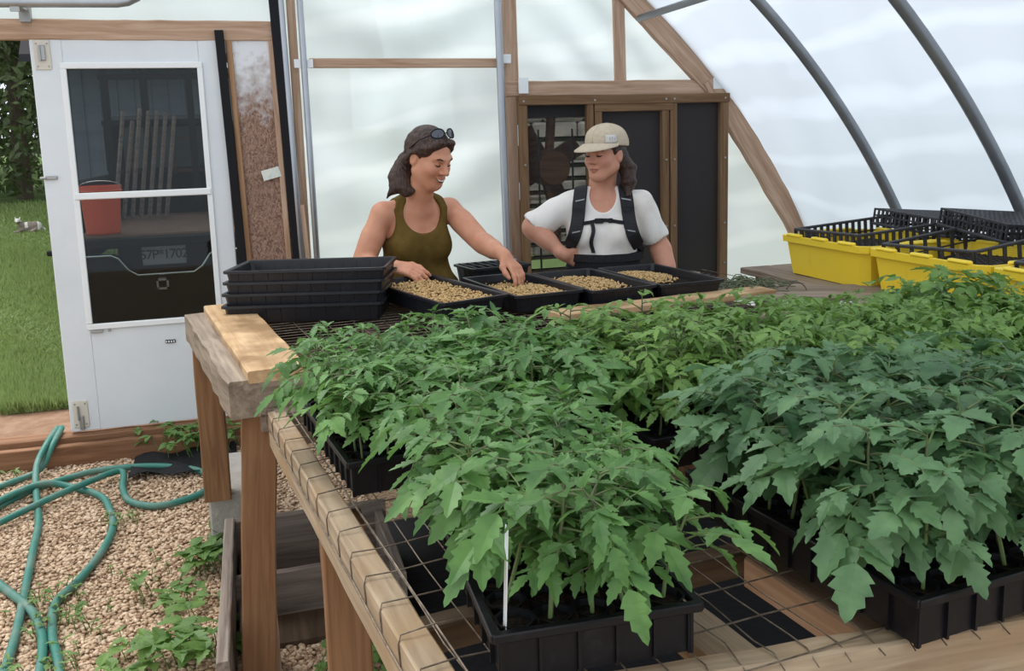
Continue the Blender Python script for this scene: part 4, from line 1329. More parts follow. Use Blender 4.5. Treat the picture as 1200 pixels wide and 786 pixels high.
# dried vine pile
dv = MB()
dr = np.random.RandomState(12)
for k in range(150):
    c = np.array([1.99, 3.36, ZF + .012]) + dr.normal(0, 1, 3) * [.075, .05, .006]
    a = dr.uniform(0, 6.28); L = dr.uniform(.04, .11)
    hgt = max(0, .045 - 1.1 * np.linalg.norm(c[:2] - [1.99, 3.36]) * .3) * dr.rand()
    pts = [c + np.array([math.cos(a + q * dr.uniform(-.5, .5)) * L * q, math.sin(a) * L * q, hgt * (1 - (2 * q - 1) ** 2) * .8 + hgt * .5]) for q in (0, .33, .66, 1)]
    dv.tube(pts, .0022, 4)
tag(dv.build('vine_debris', M['debris']), 'small heap of dried grey-green plant trimmings beside the rightmost seed tray', 'plant debris', kind='stuff')
wr = MB().tube([(2.12 + .025 * math.cos(a), 3.16 + .02 * a, ZF + .014 + .03 * max(0, math.sin(a))) for a in np.linspace(0, 3.4, 14)], .0025, 5)
tag(wr.build('wire_loop', M['wire']), 'thin dark wire loop on the plywood by the far yellow tub', 'wire')

# ------------------------------------------------------------------ weeds on the gravel
def weed(x, y, n, size, h, seed, label, name='weed_clump', ell=.75, spread=.05, z=.012):
    rg = np.random.RandomState(seed)
    root = empty(name, (x, y, z), 0, label, 'weed')
    fo, sm = MB(), MB()
    for k in range(n):
        bx, by = rg.normal(0, spread, 2)
        a = rg.uniform(0, 6.28); hh = h * rg.uniform(.5, 1.1)
        top = np.array([bx + math.cos(a) * hh * .5, by + math.sin(a) * hh * .5, hh])
        fo.tube([(bx, by, -z), ((bx + top[0]) / 2, (by + top[1]) / 2, hh * .6), top], .0016, 4)
        for q in range(3):
            sz = size * rg.uniform(.6, 1.2)
            v, f = leaflet(sz, sz * ell, rg.uniform(.1, .4), rg.uniform(.0, .6), rg.rand() < .6)
            fo.add(v @ (rot('Z', a + (q - 1) * 1.3 + rg.uniform(-.4, .4)) @ rot('Y', -rg.uniform(-.2, .6))).T + top, f)
    f = fo.build('foliage', M['weed']); f.parent = root
    return root


weed(-.25, 3.52, 16, .075, .09, 1, 'round-leaved weed clump on the gravel beside the concrete block', spread=.04)
weed(-.31, 3.27, 18, .05, .07, 2, 'small leafy weed clump on the gravel left of the crate')
weed(-.24, 2.85, 22, .07, .10, 3, 'large weed clump at the bottom of the picture left of the crate', spread=.06)
weed(-.42, 2.86, 14, .05, .06, 4, 'sparse weed tuft at the bottom on the gravel', spread=.07)
weed(-.70, 3.27, 30, .022, .05, 5, 'yellowish ground weed growing over the hose', spread=.07, ell=.5)
weed(-.78, 3.42, 20, .022, .05, 6, 'little weed between the two hose runs', spread=.05, ell=.5)
weed(-.60, 4.12, 16, .02, .04, 7, 'tiny weed beside the bend of the hose', spread=.04, ell=.5)
weed(-.42, 3.55, 14, .018, .03, 8, 'tiny seedling weed in the middle of the gravel', spread=.07, ell=.5)
weed(-.65, 2.95, 22, .025, .05, 9, 'low weed near the lower left corner by the hose', spread=.09, ell=.5)
weed(.20, 2.55, 20, .06, .12, 10, 'weed clump under the plant table beside its front left leg', spread=.06)
weed(-.42, 4.98, 34, .055, .13, 11, 'vine weed climbing along the sill timber under the door', spread=.11)
weed(-.22, 4.95, 26, .05, .15, 12, 'darker vine weed on the sill beside the table post', spread=.08)
weed(-1.27, 4.93, 18, .03, .05, 14, 'small weed at the left end of the sill timber', spread=.06, ell=.5)

# ------------------------------------------------------------------ outside: truck, bucket, shed, animal, trees
tk = empty('pickup_truck', (-.60, 7.6, 0), 0, 'dark pickup truck with lowered tailgate parked behind the glass door', 'truck')
TX = -.57
mb = MB()
mb.box((TX, 7.28, .985), (1.12, .52, .05), bevel=.012)
put(tk, 'tailgate', mb, M['rust_dirt'])
put(tk, 'tailgate_edge', MB().box((TX, 7.01, .955), (1.13, .03, .075), bevel=.012), M['truck'])
mb = MB()
mb.box((TX, 8.4, .98), (1.1, 1.75, .05))
put(tk, 'bed_floor', mb, M['rust_dirt'])
for s in (-1, 1):
    put(tk, 'bed_side', MB().box((TX + s * .57, 8.45, 1.08), (.10, 1.8, .62), bevel=.03), M['truck'])
# bumper with the dipped step in its middle
bp_ = [(-.58, .40), (.58, .40), (.58, .865), (.36, .865), (.31, .84), (.25, .755), (.19, .715), (-.19, .715), (-.25, .755), (-.31, .84), (-.36, .865), (-.58, .865)]
n_ = len(bp_)
vs = [(TX + .02 + x, 7.02, z) for x, z in bp_] + [(TX + .02 + x, 7.18, z) for x, z in bp_]
mb = MB().add(vs, [tuple(range(n_)), tuple(range(2 * n_ - 1, n_ - 1, -1))] + [(i, n_ + i, n_ + (i + 1) % n_, (i + 1) % n_) for i in range(n_)])
put(tk, 'bumper', mb, M['truck'])
mb = MB().tube([(TX + .02 + x, 7.012, z + .004) for x, z in bp_[2:]], .0075, 6)
put(tk, 'bumper_trim', mb, M['chrome'])
put(tk, 'bumper_recess', MB().box((TX + .02, 7.2, .80), (.66, .03, .30)), M['truck_black'])
pl = put(tk, 'licence_plate', MB().box((-.565, 7.165, .842), (.305, .012, .15), bevel=.006), M['plate_grey'])
fnt = bpy.data.curves.new('plate_digits', 'FONT')
fnt.body = '57P*1702'
fnt.size = .098; fnt.extrude = .002; fnt.align_x = 'CENTER'; fnt.align_y = 'CENTER'
fnt.space_character = .86
ft = bpy.data.objects.new('plate_digits', fnt); COL.objects.link(ft)
fnt.materials.append(M['plate_ink'])
ft.rotation_euler = (R(90), 0, 0); ft.location = (-.565, 7.157, .842)
dg_me = bpy.data.meshes.new_from_object(ft)
dg = bpy.data.objects.new('plate_digits', dg_me); COL.objects.link(dg)
dg.rotation_euler = ft.rotation_euler; dg.location = ft.location
bpy.data.objects.remove(ft)
dg.parent = pl; dg.matrix_parent_inverse = tk.matrix_basis.inverted() @ Matrix.Translation(tk.location)
hq = MB()
for (dx, dz, w, h) in ((0, .032, .082, .016), (0, -.032, .082, .016), (-.034, 0, .014, .08), (.034, 0, .014, .08)):
    hq.box((-.575 + dx, 6.98, .655 + dz), (w, .09, h))
put(tk, 'hitch_receiver', hq, M['steel'])
mb = MB()
mb.box((TX, 9.45, 1.16), (1.2, .20, .55), bevel=.05)
mb.box((TX - .53, 9.45, 1.62), (.16, .12, .48), bevel=.04).box((TX + .55, 9.45, 1.62), (.12, .12, .48), bevel=.04).box((TX, 9.45, 1.87), (1.1, .16, .10), bevel=.04)
mb.box((TX, 10.4, 1.10), (1.2, 1.8, .60), bevel=.05)
put(tk, 'cab', mb, M['truck'])
put(tk, 'rear_window', MB().box((TX, 9.44, 1.62), (1.0, .02, .46)), M['dark_glass'])
mb = MB()
for x in (-.36, .0, .33):
    mb.box((TX + x, 9.30, 1.62), (.03, .03, .5))
mb.box((TX + .16, 9.30, 1.40), (.36, .03, .03)).box((TX + .16, 9.30, 1.70), (.36, .03, .03))
put(tk, 'window_frame', mb, M['rust_dirt'])
# rack of the truck: uprights, rails and lumber standing in it
rk = MB()
for x in (-.50, -.18, .20, .50):
    rk.box((TX + x, 8.9, 1.75), (.06, .06, 1.25))
for z in (1.84, 2.24, 2.38):
    rk.box((TX, 8.9, z), (1.1, .05, .045))
put(tk, 'rack', rk, M['truck_black'])
lm = MB()
lr = np.random.RandomState(2)
for k in range(7):
    x = TX - .48 + k * .07
    lm.tube([(x, 8.6, 1.02), (x + .12, 8.82, 1.95 + lr.uniform(-.1, .1))], .018, 4)
put(tk, 'lumber', lm, M['crate_wood'])
for s in (-1, 1):
    for y in (7.95, 10.9):
        mb = MB()
        mm = MB().lathe((0, 0, 0), [(0, -.11), (.30, -.11), (.36, -.08), (.36, .08), (.30, .11), (0, .11)], 24)
        mb.add([(TX + s * .48 + z, y + x, .36 + yy) for x, yy, z in mm.v], mm.f)
        put(tk, 'wheel', mb, M['rubber'])
put(tk, 'underbody', MB().box((TX, 9.2, .62), (.9, 4.0, .16)), M['truck_black'])

bu = empty('bucket', (-.965, 7.22, 1.011), 0, 'red plastic bucket standing on the lowered tailgate behind the glass', 'bucket')
q = MB().lathe((0, 0, 0), [(0, 0), (.112, 0), (.116, .01), (.135, .27), (.146, .275), (.146, .305), (.142, .345), (.134, .345), (.130, .30), (.112, .01), (0, .01)], 28).build('bucket_body', M['bucket'], smooth=False); q.parent = bu
q = MB().lathe((0, 0, .31), [(.146, -.006), (.152, 0), (.146, .006)], 28).build('bucket_rim', M['bucket']); q.parent = bu
q = MB().tube([(.147 * math.cos(a), .03 - .05 * math.sin(a), .33 + .05 * math.sin(a)) for a in np.linspace(0, math.pi, 14)], .004, 6).build('wire_handle', M['steel']); q.parent = bu

sh = empty('shed', (-.6, 12.2, 0), 0, 'grey shed with dark overhanging eave behind the truck', 'shed')
mb = MB().box((-.25, 12.6, 1.9), (3.4, 1.0, 3.6))
for k in range(18):
    mb.box((-1.9 + k * .19, 12.09, 1.9), (.02, .02, 3.6))
put(sh, 'siding', mb, M['shed'])
ev = MB().add([(-2.22, 11.5, 2.68), (1.8, 11.5, 2.68), (1.8, 12.6, 3.7), (-2.22, 12.6, 3.7), (-2.22, 11.5, 2.60), (1.8, 11.5, 2.60), (1.8, 12.6, 3.62), (-2.22, 12.6, 3.62)],
              [(0, 1, 2, 3), (7, 6, 5, 4), (0, 4, 5, 1), (1, 5, 6, 2), (2, 6, 7, 3), (3, 7, 4, 0)])
put(sh, 'roof', ev, M['shed_dark'])
put(sh, 'fascia', MB().box((-.15, 11.6, 2.56), (3.7, .04, .07)), M['white_trim'])

# leafy evergreen trees beyond the lawn
def tree(x, y, z0, rx, ry, h, nleaf, seed, label, lsz=.09, mt='tree_leaf'):
    rg = np.random.RandomState(seed)
    root = empty('evergreen_tree', (x, y, z0), 0, label, 'tree', 'trees beyond the lawn')
    n = nleaf
    t = rg.uniform(0, 1, n) ** .8
    an = rg.uniform(0, 2 * np.pi, n); rad = np.sqrt(rg.uniform(.25, 1, n)) * (1 - .75 * t ** 2)
    clump = .12 * np.sin(an * 5 + t * 17) + .12 * np.sin(an * 9 - t * 31)
    c = np.stack([np.cos(an) * rx * (rad + clump), np.sin(an) * ry * (rad + clump), .05 + h * t], 1)
    d = rg.normal(0, 1, (n, 3)); d /= np.linalg.norm(d, axis=1)[:, None]
    e = np.cross(d, rg.normal(0, 1, (n, 3))); e /= np.linalg.norm(e, axis=1)[:, None]
    s = lsz * rg.uniform(.6, 1.3, n)[:, None]
    V = np.stack([c - d * s, c + e * s * .4, c + d * s, c - e * s * .4], 1).reshape(-1, 3)
    f = np_mesh('foliage', V, np.arange(4 * n).reshape(-1, 4), M[mt]); f.parent = root
    tw = MB().tube([(0, 0, -.2), (.05, 0, h * .5), (0, 0, h * .95)], [.12, .08, .02], 8)
    for k in range(26):
        a = rg.uniform(0, 6.28); z = rg.uniform(.1, .85) * h; L = rx * rg.uniform(.6, 1.08) * (1 - .6 * (z / h) ** 2)
        tw.tube([(0, 0, z), (math.cos(a) * L * .5, math.sin(a) * L * .5, z + rg.uniform(-.1, .15)), (math.cos(a) * L, math.sin(a) * L, z + rg.uniform(-.2, .25))], [.02, .012, .005], 5)
    w = tw.build('trunk_and_branches', M['twig']); w.parent = root
    return root


tree(-3.1, 15.4, lawn_z(15.4), 1.5, 1.1, 8.5, 26000, 2, 'dense evergreen tree left of the white door')
tree(-4.3, 18.8, lawn_z(18.5), 1.6, 1.2, 9.5, 16000, 3, 'farther evergreen tree at the left edge of the picture')
an_ = empty('resting_animal', (-2.50, 12.55, lawn_z(12.55) - .01), R(12), 'small grey and white animal lying in the grass below the trees', 'animal')

# ------------------------------------------------------------------ bodies: a smooth distance field turned into one continuous surface
class Field:
    def __init__(s, lo, hi, h):
        s.lo, s.hi = np.array(lo, float), np.array(hi, float)
        s.ax = [np.arange(s.lo[i], s.hi[i] + h, h).astype(np.float32) for i in range(3)]
        s.d = np.full([len(a) for a in s.ax], .08, np.float32)

    def _box(s, lo, hi):
        sl = []
        for i in range(3):
            a, b = np.searchsorted(s.ax[i], [lo[i], hi[i]])
            sl.append(slice(max(0, a - 1), min(len(s.ax[i]), b + 1)))
        return tuple(sl)

    def _grid(s, sl):
        return np.stack(np.meshgrid(*[s.ax[i][sl[i]] for i in range(3)], indexing='ij'), -1)

    def _comb(s, sl, e, k, op):
        d = s.d[sl]
        if op == 'add':
            if k > 0:
                h = np.clip(.5 + .5 * (d - e) / k, 0, 1)
                s.d[sl] = d * (1 - h) + e * h - k * h * (1 - h)
            else: s.d[sl] = np.minimum(d, e)
        else:
            if k > 0:
                h = np.clip(.5 - .5 * (d + e) / k, 0, 1)
                s.d[sl] = d * (1 - h) - e * h + k * h * (1 - h)
            else: s.d[sl] = np.maximum(d, -e)

    def cone(s, a, b, ra, rb, k=.02, op='add', flat=None):
        a, b = np.array(a, float), np.array(b, float)
        r = max(ra, rb) + .07
        sl = s._box(np.minimum(a, b) - r, np.maximum(a, b) + r)
        P = s._grid(sl)
        if P.size == 0: return s
        ba = b - a
        t = np.clip(((P - a) @ ba) / (ba @ ba + 1e-12), 0, 1)
        q = P - a - t[..., None] * ba
        e = np.linalg.norm(q, axis=-1) - (ra + (rb - ra) * t)
        s._comb(sl, e.astype(np.float32), k, op)
        return s

    def ell(s, c, rad, Rm=None, k=.02, op='add'):
        c, rad = np.array(c, float), np.array(rad, float)
        Rm = np.eye(3) if Rm is None else np.array(Rm)      # rows: local axes
        r = rad.max() + .07
        sl = s._box(c - r, c + r)
        P = s._grid(sl)
        if P.size == 0: return s
        q = (P - c) @ Rm.T
        k0 = np.linalg.norm(q / rad, axis=-1); k1 = np.linalg.norm(q / rad ** 2, axis=-1) + 1e-9
        s._comb(sl, (k0 * (k0 - 1) / k1).astype(np.float32), k, op)
        return s

    def chain(s, pts, rs, k=.02):
        for i in range(len(pts) - 1):
            s.cone(pts[i], pts[i + 1], rs[i], rs[i + 1], k)
        return s

    def cut_plane(s, p, n):
        """keep the side the normal points away from"""
        P = s._grid(tuple(slice(0, len(a)) for a in s.ax))
        s.d = np.maximum(s.d, ((P - np.array(p)) @ np.array(n)).astype(np.float32))
        return s

    def wobble(s, amp, f, seed=0):
        P = s._grid(tuple(slice(0, len(a)) for a in s.ax))
        g = np.random.RandomState(seed)
        w = 0
        for i in range(4):
            kx = g.normal(0, 1, 3) * f * (1 + .5 * i)
            w = w + np.sin(P @ kx + g.uniform(0, 6)) / (1 + .5 * i)
        s.d += (amp * w).astype(np.float32)
        return s

    def mesh(s):
        d = s.d
        inside = d < 0
        nx, ny, nz = d.shape
        c = np.zeros((nx - 1, ny - 1, nz - 1), np.int16)
        for i in (0, 1):
            for j in (0, 1):
                for k in (0, 1):
                    c += inside[i:nx - 1 + i, j:ny - 1 + j, k:nz - 1 + k]
        act = (c > 0) & (c < 8)
        I = np.argwhere(act)
        acc = np.zeros((len(I), 3)); cnt = np.zeros(len(I))
        off = [(i, j, k) for i in (0, 1) for j in (0, 1) for k in (0, 1)]
        for a in off:
            for ax in range(3):
                if a[ax]: continue
                b = list(a); b[ax] = 1
                ia = I + a; ib = I + b
                da = d[ia[:, 0], ia[:, 1], ia[:, 2]]; db = d[ib[:, 0], ib[:, 1], ib[:, 2]]
                x = (da < 0) != (db < 0)
                t = np.where(x, da / (da - db + 1e-12), 0)
                p = ia.astype(float); p[:, ax] += t
                acc[x] += p[x]; cnt[x] += 1
        V = acc / cnt[:, None]
        W = np.stack([np.interp(V[:, i], np.arange(len(s.ax[i])), s.ax[i]) for i in range(3)], 1)
        ids = np.full(act.shape, -1, np.int64); ids[act] = np.arange(len(I))
        F = []
        for ax in range(3):
            o1, o2 = (ax + 1) % 3, (ax + 2) % 3
            sl0 = [slice(1, -1)] * 3; sl0[ax] = slice(0, d.shape[ax] - 1)
            sl1 = list(sl0); sl1[ax] = slice(1, d.shape[ax])
            A, B = inside[tuple(sl0)], inside[tuple(sl1)]
            E = np.argwhere(A != B)
            fl = A[A != B]
            base = E.copy(); base[:, o1] += 1; base[:, o2] += 1
            q = []
            for (u, v) in ((0, 0), (1, 0), (1, 1), (0, 1)):
                p = base.copy(); p[:, o1] -= u; p[:, o2] -= v
                q.append(ids[p[:, 0], p[:, 1], p[:, 2]])
            q = np.stack(q, 1)
            q[~fl] = q[~fl][:, ::-1]
            F.append(q)
        F = np.concatenate(F)
        F = F[(F >= 0).all(1)]
        return W, F

    def at(s, p):
        ijk = [np.interp(p[i], s.ax[i], np.arange(len(s.ax[i]))) for i in range(3)]
        i0 = [min(int(q), len(s.ax[k]) - 2) for k, q in enumerate(ijk)]; f = [q - i for q, i in zip(ijk, i0)]
        r = 0
        for a in (0, 1):
            for b in (0, 1):
                for c in (0, 1):
                    r += (f[0] if a else 1 - f[0]) * (f[1] if b else 1 - f[1]) * (f[2] if c else 1 - f[2]) * s.d[i0[0] + a, i0[1] + b, i0[2] + c]
        return float(r)

    def trace(s, p, dr, n=120):
        p = np.array(p, float); dr = np.array(dr, float)
        for _ in range(n):
            e = s.at(p)
            if e < .0008: break
            p = p + dr * max(.001, e * .8)
        return p

    def build(s, name, mt, parent):
        V, F = s.mesh()
        o = np_mesh(name, V, F, mt, smooth=True)
        o.parent = parent
        o.matrix_parent_inverse = parent.matrix_basis.inverted()
        return o


def unit(v):
    v = np.array(v, float); return v / np.linalg.norm(v)


def frame(f):
    """rows: left, forward, up for a facing direction"""
    f = unit(f); l = unit(np.cross([0, 0, 1], f)); u = np.cross(f, l)
    return np.array([l, f, u])


def skin_material(name, c1, c2):
    m = mat(name, c1, .5, .35, noise=((14, 14, 14), c2, .35, .7))
    nt = m.node_tree; b = nt.nodes['Principled BSDF']
    b.inputs['Subsurface Weight'].default_value = .08; b.inputs['Subsurface Radius'].default_value = (.01, .004, .002)
    link = b.inputs['Base Color'].links[0]; src = link.from_socket
    at_ = nt.nodes.new('ShaderNodeAttribute'); at_.attribute_name = 'flush'
    mx = nt.nodes.new('ShaderNodeMix'); mx.data_type = 'RGBA'; mx.inputs['B'].default_value = (.42, .095, .070, 1)
    nt.links.new(at_.outputs['Fac'], mx.inputs['Factor']); nt.links.new(src, mx.inputs['A']); nt.links.new(mx.outputs['Result'], b.inputs['Base Color'])
    return m


def hair_material(name, c1, c2):
    m = mat(name, c1, .45, .4, noise=((60, 60, 12), c2, .4, .7), bump=((140, 140, 16), .9))
    return m


M['skin_a'] = skin_material('tanned_skin', (.56, .25, .15), (.64, .32, .205))
M['skin_b'] = skin_material('fair_skin', (.54, .25, .165), (.62, .32, .22))
M['hair_a'] = hair_material('brown_hair', (.030, .014, .010), (.085, .042, .028))
M['hair_b'] = hair_material('dark_brown_hair', (.025, .012, .009), (.07, .036, .024))
M['olive'] = mat('olive_cotton', (.105, .066, .014), .85, .15, noise=((18, 18, 18), (.15, .098, .026), .35, .7), bump=((40, 40, 14), .25))
M['white_shirt'] = mat('white_cotton', (.80, .775, .74), .85, .15, noise=((7, 7, 5), (.66, .60, .53), .5, .75), bump=((26, 26, 10), .3))
M['cap'] = mat('beige_canvas', (.56, .47, .355), .85, .15, noise=((60, 60, 60), (.48, .395, .29), .4, .7))
M['cap_patch'] = mat('pale_patch', (.60, .58, .54), .8, .15)
M['strap'] = mat('black_nylon', (.012, .012, .015), .7, .3, noise=((80, 80, 80), (.022, .022, .028), .4, .7))
M['trousers'] = mat('black_trousers', (.014, .014, .018), .8, .2)
M['jeans'] = mat('dark_blue_jeans', (.03, .04, .07), .85, .15)
M['eye_dark'] = mat('eyelash_brown', (.022, .012, .010), .6, .2)
M['teeth'] = mat('teeth', (.78, .74, .68), .3, .5)
M['lens_dark'] = mat('sunglass_lens', (.06, .065, .085), .08, .8)
M['boot'] = mat('brown_boot', (.07, .045, .03), .6, .3)


def head_shape(F, c, R3, s=1.0):
    """skull, face, jaw, nose, lips and ears about the head centre c; rows of R3 are left, forward, up"""
    W = lambda x, y, z: np.array(c) + s * (np.array([x, y, z]) @ R3)
    F.ell(W(0, -.012, .032), np.array([.073, .092, .084]) * s, R3, .02)
    F.ell(W(0, .030, -.020), np.array([.062, .062, .082]) * s, R3, .03)
    F.cone(W(0, .045, -.075), W(0, .064, -.095), .036 * s, .022 * s, .03)          # jaw to chin
    for q in (-1, 1):
        F.cone(W(q * .050, .002, -.055), W(q * .020, .060, -.090), .020 * s, .018 * s, .03)
        F.ell(W(q * .037, .062, -.028), np.array([.022, .022, .020]) * s, R3, .025)  # cheek
        F.cone(W(q * .045, .070, .022), W(q * .014, .086, .022), .010 * s, .011 * s, .014)  # brow
    F.cone(W(0, .086, .012), W(0, .108, -.022), .0085 * s, .0105 * s, .012)         # nose
    F.ell(W(0, .113, -.026), np.array([.011, .010, .009]) * s, R3, .008)
    for q in (-1, 1):
        F.ell(W(q * .012, .098, -.030), np.array([.0085, .010, .008]) * s, R3, .006)
        F.ell(W(q * .030, .086, .003), np.array([.016, .010, .011]) * s, R3, .006, 'sub')
        F.ell(W(q * .030, .073, .003), np.array([.0145, .0135, .0125]) * s, R3, .003)   # lids over the eyes
        F.ell(W(q * .073, -.010, -.008), np.array([.011, .020, .031]) * s, R3, .008)      # ear
        F.ell(W(q * .084, -.004, -.006), np.array([.006, .010, .016]) * s, R3, .006, 'sub')
    F.cone(W(-.018, .088, -.056), W(.018, .088, -.056), .0065 * s, .0065 * s, .006)
    F.ell(W(0, .093, -.055), np.array([.014, .008, .0055]) * s, R3, .006)
    F.ell(W(0, .091, -.067), np.array([.016, .008, .006]) * s, R3, .006)
    return W


def flush_paint(o, W_inv, lip=.6):
    """ruddy lips, cheeks and nose: colour of the skin itself"""
    me = o.data
    co = np.zeros(len(me.vertices) * 3, np.float32); me.vertices.foreach_get('co', co); co = co.reshape(-1, 3)
    L = W_inv(co)
    g = lambda x, y, z, r: np.exp(-(((L - np.array([x, y, z])) / np.array(r)) ** 2).sum(1))
    f = lip * np.maximum(g(0, .095, -.055, (.020, .02, .006)), g(0, .093, -.067, (.018, .02, .006)))
    f = np.maximum(f, .26 * (g(.042, .07, -.025, (.025, .03, .02)) + g(-.042, .07, -.025, (.025, .03, .02)) + g(0, .11, -.024, (.014, .02, .014))))
    a = me.attributes.new('flush', 'FLOAT', 'POINT')
    a.data.foreach_set('value', np.clip(f, 0, 1).astype(np.float32))


def hand_shape(F, wrist, d, nrm, side, curl=(.3, .35, .3), s=1.0, spread=.10, thumb=.6):
    """palm, five separate fingers and a thumb. d: where the fingers point, nrm: back of the hand, side: +1 when the thumb lies towards d x nrm"""
    d = unit(d); nrm = unit(np.array(nrm) - d * (np.array(nrm) @ d)); x = np.cross(d, nrm) * side
    w = np.array(wrist, float)
    F.cone(w - d * .02, w + d * .012, .024 * s, .023 * s, .02)
    for q in (-.026, -.009, .009, .025):
        F.cone(w + d * .012 + x * q * .55, w + d * .075 * s + x * q, .0135 * s, .0115 * s, .012)
    lens = ((.028, .36), (.0095, .40), (-.009, .375), (-.026, .30))
    for i, (q, L) in enumerate(lens):
        p = w + d * .078 * s + x * q * s
        a = 0.0
        dirx = spread * (q / .026)
        P = [p]; 
        for kk, seg in enumerate((.5, .3, .2)):
            a += curl[kk] * (1 + .12 * (i - 1.5))
            v = unit(d * math.cos(a) - nrm * math.sin(a) + x * dirx * math.cos(a))
            P.append(P[-1] + v * L * .21 * s * seg / .5 * .5 * 2 * .5 * 2 * .5 * 2 * .5)
        F.chain(P, [.0098 * s, .0090 * s, .0082 * s, .0068 * s], .0035)
    b = w + d * .022 * s + x * .024 * s
    t1 = b + unit(d * .75 + x * .62 - nrm * .25) * .042 * s
    t2 = t1 + unit(d * .92 + x * .25 * (1 - thumb) - nrm * .38 * thumb) * .032 * s
    t3 = t2 + unit(d * .95 - x * .25 * thumb - nrm * .35 * thumb) * .024 * s
    F.chain([b, t1, t2, t3], [.0150 * s, .0115 * s, .0102 * s, .0078 * s], .010)


def torso_prims(F, c, R3, pel, sh_w, grow=0.0, bust=1.0, slim=1.0):
    """ribcage, bust, waist, hips around the spine; c = base of the neck"""
    W = lambda x, y, z: np.array(c) + np.array([x, y, z]) @ R3
    g = grow
    F.ell(W(0, -.012, -.165), np.array([.135 * slim + g, .098 + g, .185 + g]), R3, .03)
    F.ell(W(0, -.005, -.34), np.array([.122 * slim + g, .095 + g, .15 + g]), R3, .05)
    F.ell(W(0, -.01, -.50), np.array([.160 * slim + g, .118 + g, .14 + g]), R3, .05)
    for q in (-1, 1):
        F.cone(W(q * .03, -.012, -.035), W(q * sh_w * .92, -.012, -.055), .046 + g, .046 + g, .04)
        F.ell(W(q * .066, .070, -.195), np.array([.060 + g, .050 * bust + g, .062 + g]), R3, .04)
    return W


# ================= the woman in the olive top
WA = (.745, 4.03)
wa = empty('person', (WA[0], WA[1], 0), 0, 'woman in a sleeveless olive top, sunglasses on her ponytailed hair, smiling down at seeds', 'person')
Ra = frame((.22, -.97, -.0))
Ta = frame((.16, -.955, -.20))
neck_a = np.array([.745, 3.99, 1.352])
Ha = frame((.52, -.75, -.40))
head_a = np.array([.778, 3.880, 1.537])
RSH, LSH = neck_a + np.array([-.160, -.018, -.058]) @ Ta, neck_a + np.array([.160, -.018, -.058]) @ Ta
# (rows of the frame point to her own left, so minus is her right = camera left)
REL, RWR = np.array([.482, 3.985, 1.075]), np.array([.592, 3.765, 1.092])
LEL, LWR = np.array([.985, 3.86, 1.165]), np.array([1.032, 3.655, 1.122])
F = Field((.28, 3.45, 0.0), (1.22, 4.30, 1.70), .0048)
Wa = torso_prims(F, neck_a, Ta, None, .155, 0, .8, 1.03)
for q in (-1, 1):
    hip = np.array([WA[0], WA[1], .84]) + np.array([q * .085, .0, 0]) @ Ra
    F.chain([hip, hip * [1, 1, .52] + np.array([0, -.01, 0]), [hip[0], hip[1] + .03, .09]], [.092, .062, .040], .05)
    F.cone([hip[0], hip[1] + .02, .045], [hip[0] + .03, hip[1] - .15, .035], .042, .032, .03)
F.chain([neck_a + np.array([0, -.02, -.03]), neck_a + np.array([.0, -.06, .055]), head_a + np.array([-.01, -.01, -.05])], [.058, .053, .052], .03)
head_shape(F, head_a, Ha, 1.06)
F.chain([RSH, REL, RWR], [.049, .041, .0265], .022)
F.cone(RSH * .55 + REL * .45, REL * .8 + RSH * .2, .047, .043, .03)
F.cone(REL * .8 + RWR * .2, REL * .45 + RWR * .55, .042, .036, .03)
F.chain([LSH, LEL, LWR], [.049, .040, .0265], .022)
F.cone(LSH * .6 + LEL * .4, LEL * .8 + LSH * .2, .046, .042, .03)
F.cone(LEL * .8 + LWR * .2, LEL * .45 + LWR * .55, .041, .036, .03)
hand_shape(F, RWR, (.70, -.58, -.16), (-.10, -.50, .86), -1, (.30, .42, .30), 1.0)
hand_shape(F, LWR, (.35, -.62, -.52), (.28, -.40, .87), 1, (.35, .42, .35), 1.0)
body_a = F.build('body', M['skin_a'], wa)
flush_paint(body_a, lambda P: ((P - head_a) @ Ha.T) / 1.06)
skinF = F
HW = lambda x, y, z: head_a + 1.06 * (np.array([x, y, z]) @ Ha)

G = Field((.45, 3.72, .55), (1.05, 4.30, 1.45), .0055)
torso_prims(G, neck_a, Ta, None, .155, .009, .75, 1.10)
G.ell(neck_a + np.array([0, -.01, -.36]) @ Ta, (.148, .105, .20), Ta, .04)
for q in (-1, 1):
    hip = np.array([WA[0], WA[1], .80]) + np.array([q * .075, .0, 0]) @ Ra
    G.cone(hip + [0, 0, .12], hip, .115, .125, .06)
G.wobble(.0016, 26, 3)
N = lambda x, y, z: neck_a + np.array([x, y, z]) @ Ta
G.ell(N(.0, .085, -.045), (.088, .15, .085), Ta, .006, 'sub')         # scooped neckline
G.ell(N(0, -.10, .0), (.075, .10, .06), Ta, .006, 'sub')
for q in (-1, 1):
    G.ell(N(q * .205, -.01, -.085), (.092, .2, .120), Ta, .006, 'sub')  # armholes
    G.cone(N(q * .16, -.01, -.02), N(q * .3, -.01, -.02), .058, .09, .004, 'sub')
G.cut_plane((0, 0, .70), (0, 0, -1))
G.build('tank_top', M['olive'], wa)
G = Field((.45, 3.75, .05), (1.05, 4.30, 1.0), .008)
for q in (-1, 1):
    hip = np.array([WA[0], WA[1], .84]) + np.array([q * .085, .0, 0]) @ Ra
    G.chain([hip, hip * [1, 1, .52] + np.array([0, -.01, 0]), [hip[0], hip[1] + .03, .10]], [.108, .078, .062], .05)
G.ell(N(0, -.01, -.50), (.168, .126, .14), Ta, .05)
G.build('trousers', M['jeans'], wa)
G = Field((.45, 3.70, 0), (1.05, 4.20, .2), .007)
